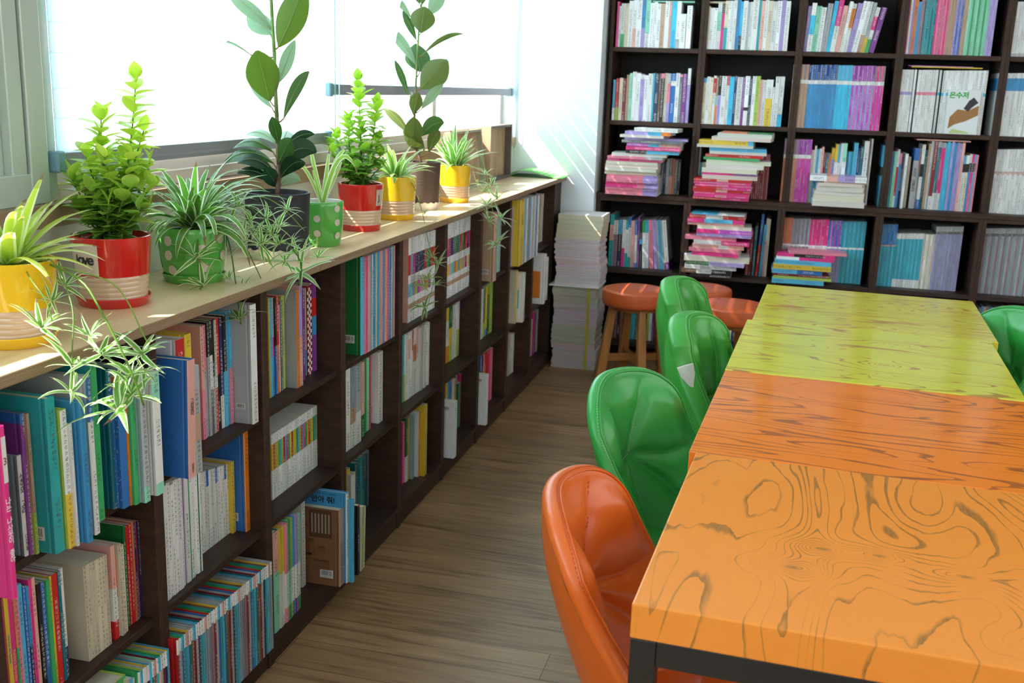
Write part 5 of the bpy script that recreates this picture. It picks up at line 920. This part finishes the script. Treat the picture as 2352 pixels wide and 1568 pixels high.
# ---------------------------------------------------------------- chairs
def smooth(x): x = max(0, min(1, x)); return x*x*(3-2*x)
def seg_d(p, a, b_):
    ax, ay = a; bx, by = b_; px, py = p; dx, dy = bx-ax, by-ay; f = max(0, min(1, ((px-ax)*dx+(py-ay)*dy)/(dx*dx+dy*dy+1e-9))); return math.hypot(px-ax-dx*f, py-ay-dy*f)
def chair(label, x, y, rz, m, mth, kind=0, peel=None, group=None):
    t = empty('chair', label, 'chair', (x, y, 0), rz, group); z0, z1 = .425, .7305 if kind == 0 else .735
    W0 = .148 if kind == 0 else .100; TK = .030 if kind == 0 else .064; CZ = Vector((-.02, 0, .56))
    drop, pw = (.21, 2.7) if kind == 0 else (.15, 2.8)
    def inner(s, tt):
        a = abs(s); sa = (math.sqrt(s*s+.03)-.173)/.842
        if kind == 0: w = W0*(1-.10*(1-tt)**2); bx = -.212+.088*(1-tt)**1.5; wing = .066+.062*(1-max(0, min(1, tt)))**.9
        else: w = W0*(1-.04*(1-tt)**2-.05*tt**3); bx = -.205+.045*(1-tt)**1.5; wing = .045+.09*(1-min(1, tt))**1.2
        return Vector((bx+wing*sa**1.15, w*math.sin(s*1.2)/math.sin(1.2), z0+(z1-z0)*tt*(1-drop*a**pw*(.35+.65*tt))))
    lines = ([[(0, .50), (-.30, .8), (-.45, 1.0)], [(0, .50), (.28, .8), (.38, 1.0)], [(0, .50), (-.5, .48), (-.88, .56)], [(0, .50), (.5, .48), (.88, .56)], [(0, .50), (.05, .2), (0, 0)], [(0, .50), (-.40, .3), (-.75, 0)], [(0, .50), (.40, .3), (.75, 0)]] if kind == 0 else
             [[(-.42, .36), (-.5, .7), (-.42, 1)], [(0, .36), (0, .7), (0, 1)], [(.42, .36), (.5, .7), (.42, 1)], [(-1, .42), (0, .33), (1, .42)], [(-.42, 0), (-.42, .36)], [(.42, 0), (.42, .36)]])
    NS, NTt = 76, 60; b = MB(); G = []
    for j in range(NTt+1):
        tt = j/NTt; row = []
        for i in range(NS+1):
            s = -1+2*i/NS; p = inner(s, tt); ds = inner(min(1, s+.09), tt)-inner(max(-1, s-.09), tt); dt = inner(s*.92, min(1, tt+.03))-inner(s*.92, max(0, tt-.03)); n = ds.cross(dt).normalized()
            dist = min(seg_d((s*.62, tt), (l[k][0]*.62, l[k][1]), (l[k+1][0]*.62, l[k+1][1])) for l in lines for k in range(len(l)-1))
            puff = .017*(1-math.exp(-(dist/.05)**1.1)); edge = smooth((1-abs(s))/.30)*smooth((1-tt)/.18); row.append((p, n, puff*edge))
        G.append(row)
    fi = [[b.p(*(p+n*f)) for p, n, f in row] for row in G]
    fo = []
    for j, row in enumerate(G):
        tt = j/NTt; fo.append([b.p(*(p-n*(TK*(.72+.28*smooth((1-abs(-1+2*i/NS))/.5)*smooth((1-tt)/.4+.2))+.004))) for i, (p, n, f) in enumerate(row)])
    for j in range(NTt):
        for i in range(NS):
            b.face([fi[j][i], fi[j][i+1], fi[j+1][i+1], fi[j+1][i]]); b.face([fo[j][i+1], fo[j][i], fo[j+1][i], fo[j+1][i+1]])
    ei = [fi[j][0] for j in range(NTt)]+fi[-1]+[fi[j][-1] for j in range(NTt-1, -1, -1)]; eo = [fo[j][0] for j in range(NTt)]+fo[-1]+[fo[j][-1] for j in range(NTt-1, -1, -1)]; prev = None; side = []
    st_ = [(-1, j/NTt, 0) for j in range(NTt)]+[(-1+2*i/NS, 1, 1) for i in range(NS+1)]+[(1, j/NTt, 0) for j in range(NTt-1, -1, -1)]
    for a_, c_, (rs, rt_, tp_) in zip(ei, eo, st_):
        p, q_ = b.v[a_], b.v[c_]; mid = (p+q_)/2; k_ = smooth((rt_-.70)/.3) if not tp_ else 1-.5*smooth((abs(rs)-.6)/.4); cd = (inner(rs, rt_)-inner(rs*.7, rt_)).normalized()*(1-k_ if tp_ else 1-.5*k_)+(inner(rs, rt_)-inner(rs*.85, rt_-.3)).normalized()*(k_ if tp_ else .5*k_); ax = (q_-p).normalized(); cd = (cd-ax*cd.dot(ax)).normalized(); h_ = (q_-p).length*(.42 if kind == 0 else .18); row = [a_]
        for f in (.12, .3, .5, .7, .88): row.append(b.p(*(p*(1-f)+q_*f+cd*h_*math.sqrt(max(0, 1-(2*f-1)**2)))))
        row.append(c_); side.append((p, q_, cd, h_))
        if prev:
            for j in range(6): b.face([prev[j], row[j], row[j+1], prev[j+1]])
        prev = row
    for i in range(NS): b.face([fi[0][i], fo[0][i], fo[0][i+1], fi[0][i+1]])
    V_ = [Vector(q_) for q_ in b.v]; ob = b.build('backrest', m, t, smooth=True); bm = bmesh.new(); bm.from_mesh(ob.data); bmesh.ops.recalc_face_normals(bm, faces=bm.faces); bm.to_mesh(ob.data); bm.free(); back = ob
    # piping where the inner panel meets the edge band, dashed thread beside it and along the quilting
    seam = [p+cd*h_*.45+(q_-p)*.04 for p, q_, cd, h_ in side][3:-3]; pp = MB(); pp.tube(seam, .0017, n=6); pp.build('piping', m, back, smooth=True)
    st = MB()
    def dash(pts):
        for k in range(len(pts)-1):
            a, c_ = pts[k], pts[k+1]; L = (c_-a).length; n_ = max(1, int(L/.0062))
            for q_ in range(n_): st.tube([a.lerp(c_, q_/n_), a.lerp(c_, (q_+.6)/n_)], .0006, n=4)
    dash([p*.80+q_*.20+cd*(h_*.82+.0004) for p, q_, cd, h_ in side][3:-3])
    for l in lines[:3] if kind == 0 else lines[:4]:
        pts = []
        for k in range(len(l)-1):
            for f in range(8):
                f /= 8; s, tt = l[k][0]*(1-f)+l[k+1][0]*f, min(.97, l[k][1]*(1-f)+l[k+1][1]*f); s = max(-.97, min(.97, s+.022)); i, j = (s+1)/2*NS, tt*NTt; p, n, pf = G[int(j)][int(i)]; pts.append(inner(s, tt)+n*(pf+.0012))
        dash(pts)
    st.build('stitching', mth, back)
    if peel:
        for (idx, f, w, h) in peel:
            p, q_, cd, h_ = side[idx]; up = (side[idx+3][0]-side[idx-3][0]).normalized(); ax = (q_-p).normalized(); mid = p*(1-f)+q_*f+cd*(h_*math.sqrt(max(0, 1-(2*f-1)**2))+.0065); qb = MB()
            ks = [qb.p(*(mid+ax*a*w+up*c_*h-cd*abs(a*w)*.22)) for a, c_ in ((-.5, .5), (-.1, .56), (.3, .52), (.5, .48), (.46, .1), (.2, -.3), (.1, -.42), (-.08, -.5), (-.15, -.35), (-.38, 0), (-.44, .2))]
            qb.face(ks); k1 = [qb.p(*(qb.v[i]-cd*.004)) for i in ks]; [qb.face([ks[i], k1[i], k1[(i+1) % 11], ks[(i+1) % 11]]) for i in range(11)]; qb.build('peeled_patch', MPEEL, back)
    # seat cushion
    b = MB(); n = 30; zt_, zb_ = .435, .385; Rr_ = []
    def se(a, e=3.2): c_, s_ = math.cos(a), math.sin(a); r_ = (abs(c_)**e+abs(s_)**e)**(-1/e); return c_*r_, s_*r_
    N = 48; rows = []
    for rad, z in ((.0, zb_), (.9, zb_), (.985, zb_+.012), (1.0, zb_+.028), (.985, zt_-.008), (.93, zt_), (.8, zt_+.003), (.6, zt_+.001), (.4, zt_-.002), (.2, zt_-.004), (.0, zt_-.008)):
        rows.append([b.p(.0+.165*rad*se(2*math.pi*k/N)[0], .152*rad*se(2*math.pi*k/N)[1], z+(.004*math.cos(8*math.pi*k/N) if 0 < rad < .95 and z > zt_-.01 else 0)) for k in range(N)])
    for r_ in range(len(rows)-1):
        for k in range(N): b.face([rows[r_][k], rows[r_][(k+1) % N], rows[r_+1][(k+1) % N], rows[r_+1][k]])
    ob = b.build('seat', m, t, smooth=True); bm = bmesh.new(); bm.from_mesh(ob.data); bmesh.ops.remove_doubles(bm, verts=bm.verts, dist=1e-5); bmesh.ops.recalc_face_normals(bm, faces=bm.faces); bm.to_mesh(ob.data); bm.free()
    b = MB(); b.lathe([(0, .06), (.028, .06), (.028, .24), (.017, .245), (.017, .385), (0, .385)], [(1, 1, 1)]*5, 20); b.build('gas_column', MCHR, t, smooth=True, split=.6)
    b = MB(); b.lathe([(0, .37), (.08, .37), (.08, .384), (0, .384)], [(1, 1, 1)]*3, 20); b.build('seat_plate', MMET, t)
    b = MB(); b.lathe([(0, 0), (.185, 0), (.188, .006), (.17, .012), (.05, .030), (.030, .065), (0, .065)], [(1, 1, 1)]*6, 40); b.build('base', MCHR, t, smooth=True, split=.8)
    return t
GC = 'vinyl tub chairs at the tables'
chair('orange vinyl tub chair nearest the camera, tucked to the orange table', .958, -.021, math.radians(-2.5), MORV, MTHO, 0)
chair('green vinyl tub chair just beyond the orange chair', .920, .504, math.radians(-22), MGRV, MTHR, 0)
chair('green chair with a large peeled patch on its side', 1.012, 1.105, math.radians(-22), MGRV2, MTHR, 1, peel=[(46, .55, .040, .050)])
chair('green vinyl chair farthest along the row, behind the peeled chair', .935, 1.625, math.radians(-16), MGRV2, MTHR, 1)
chair('green vinyl chair facing from the other side of the tables', 1.475, 1.53, math.radians(180+26), MGRV, MTHR, 0)
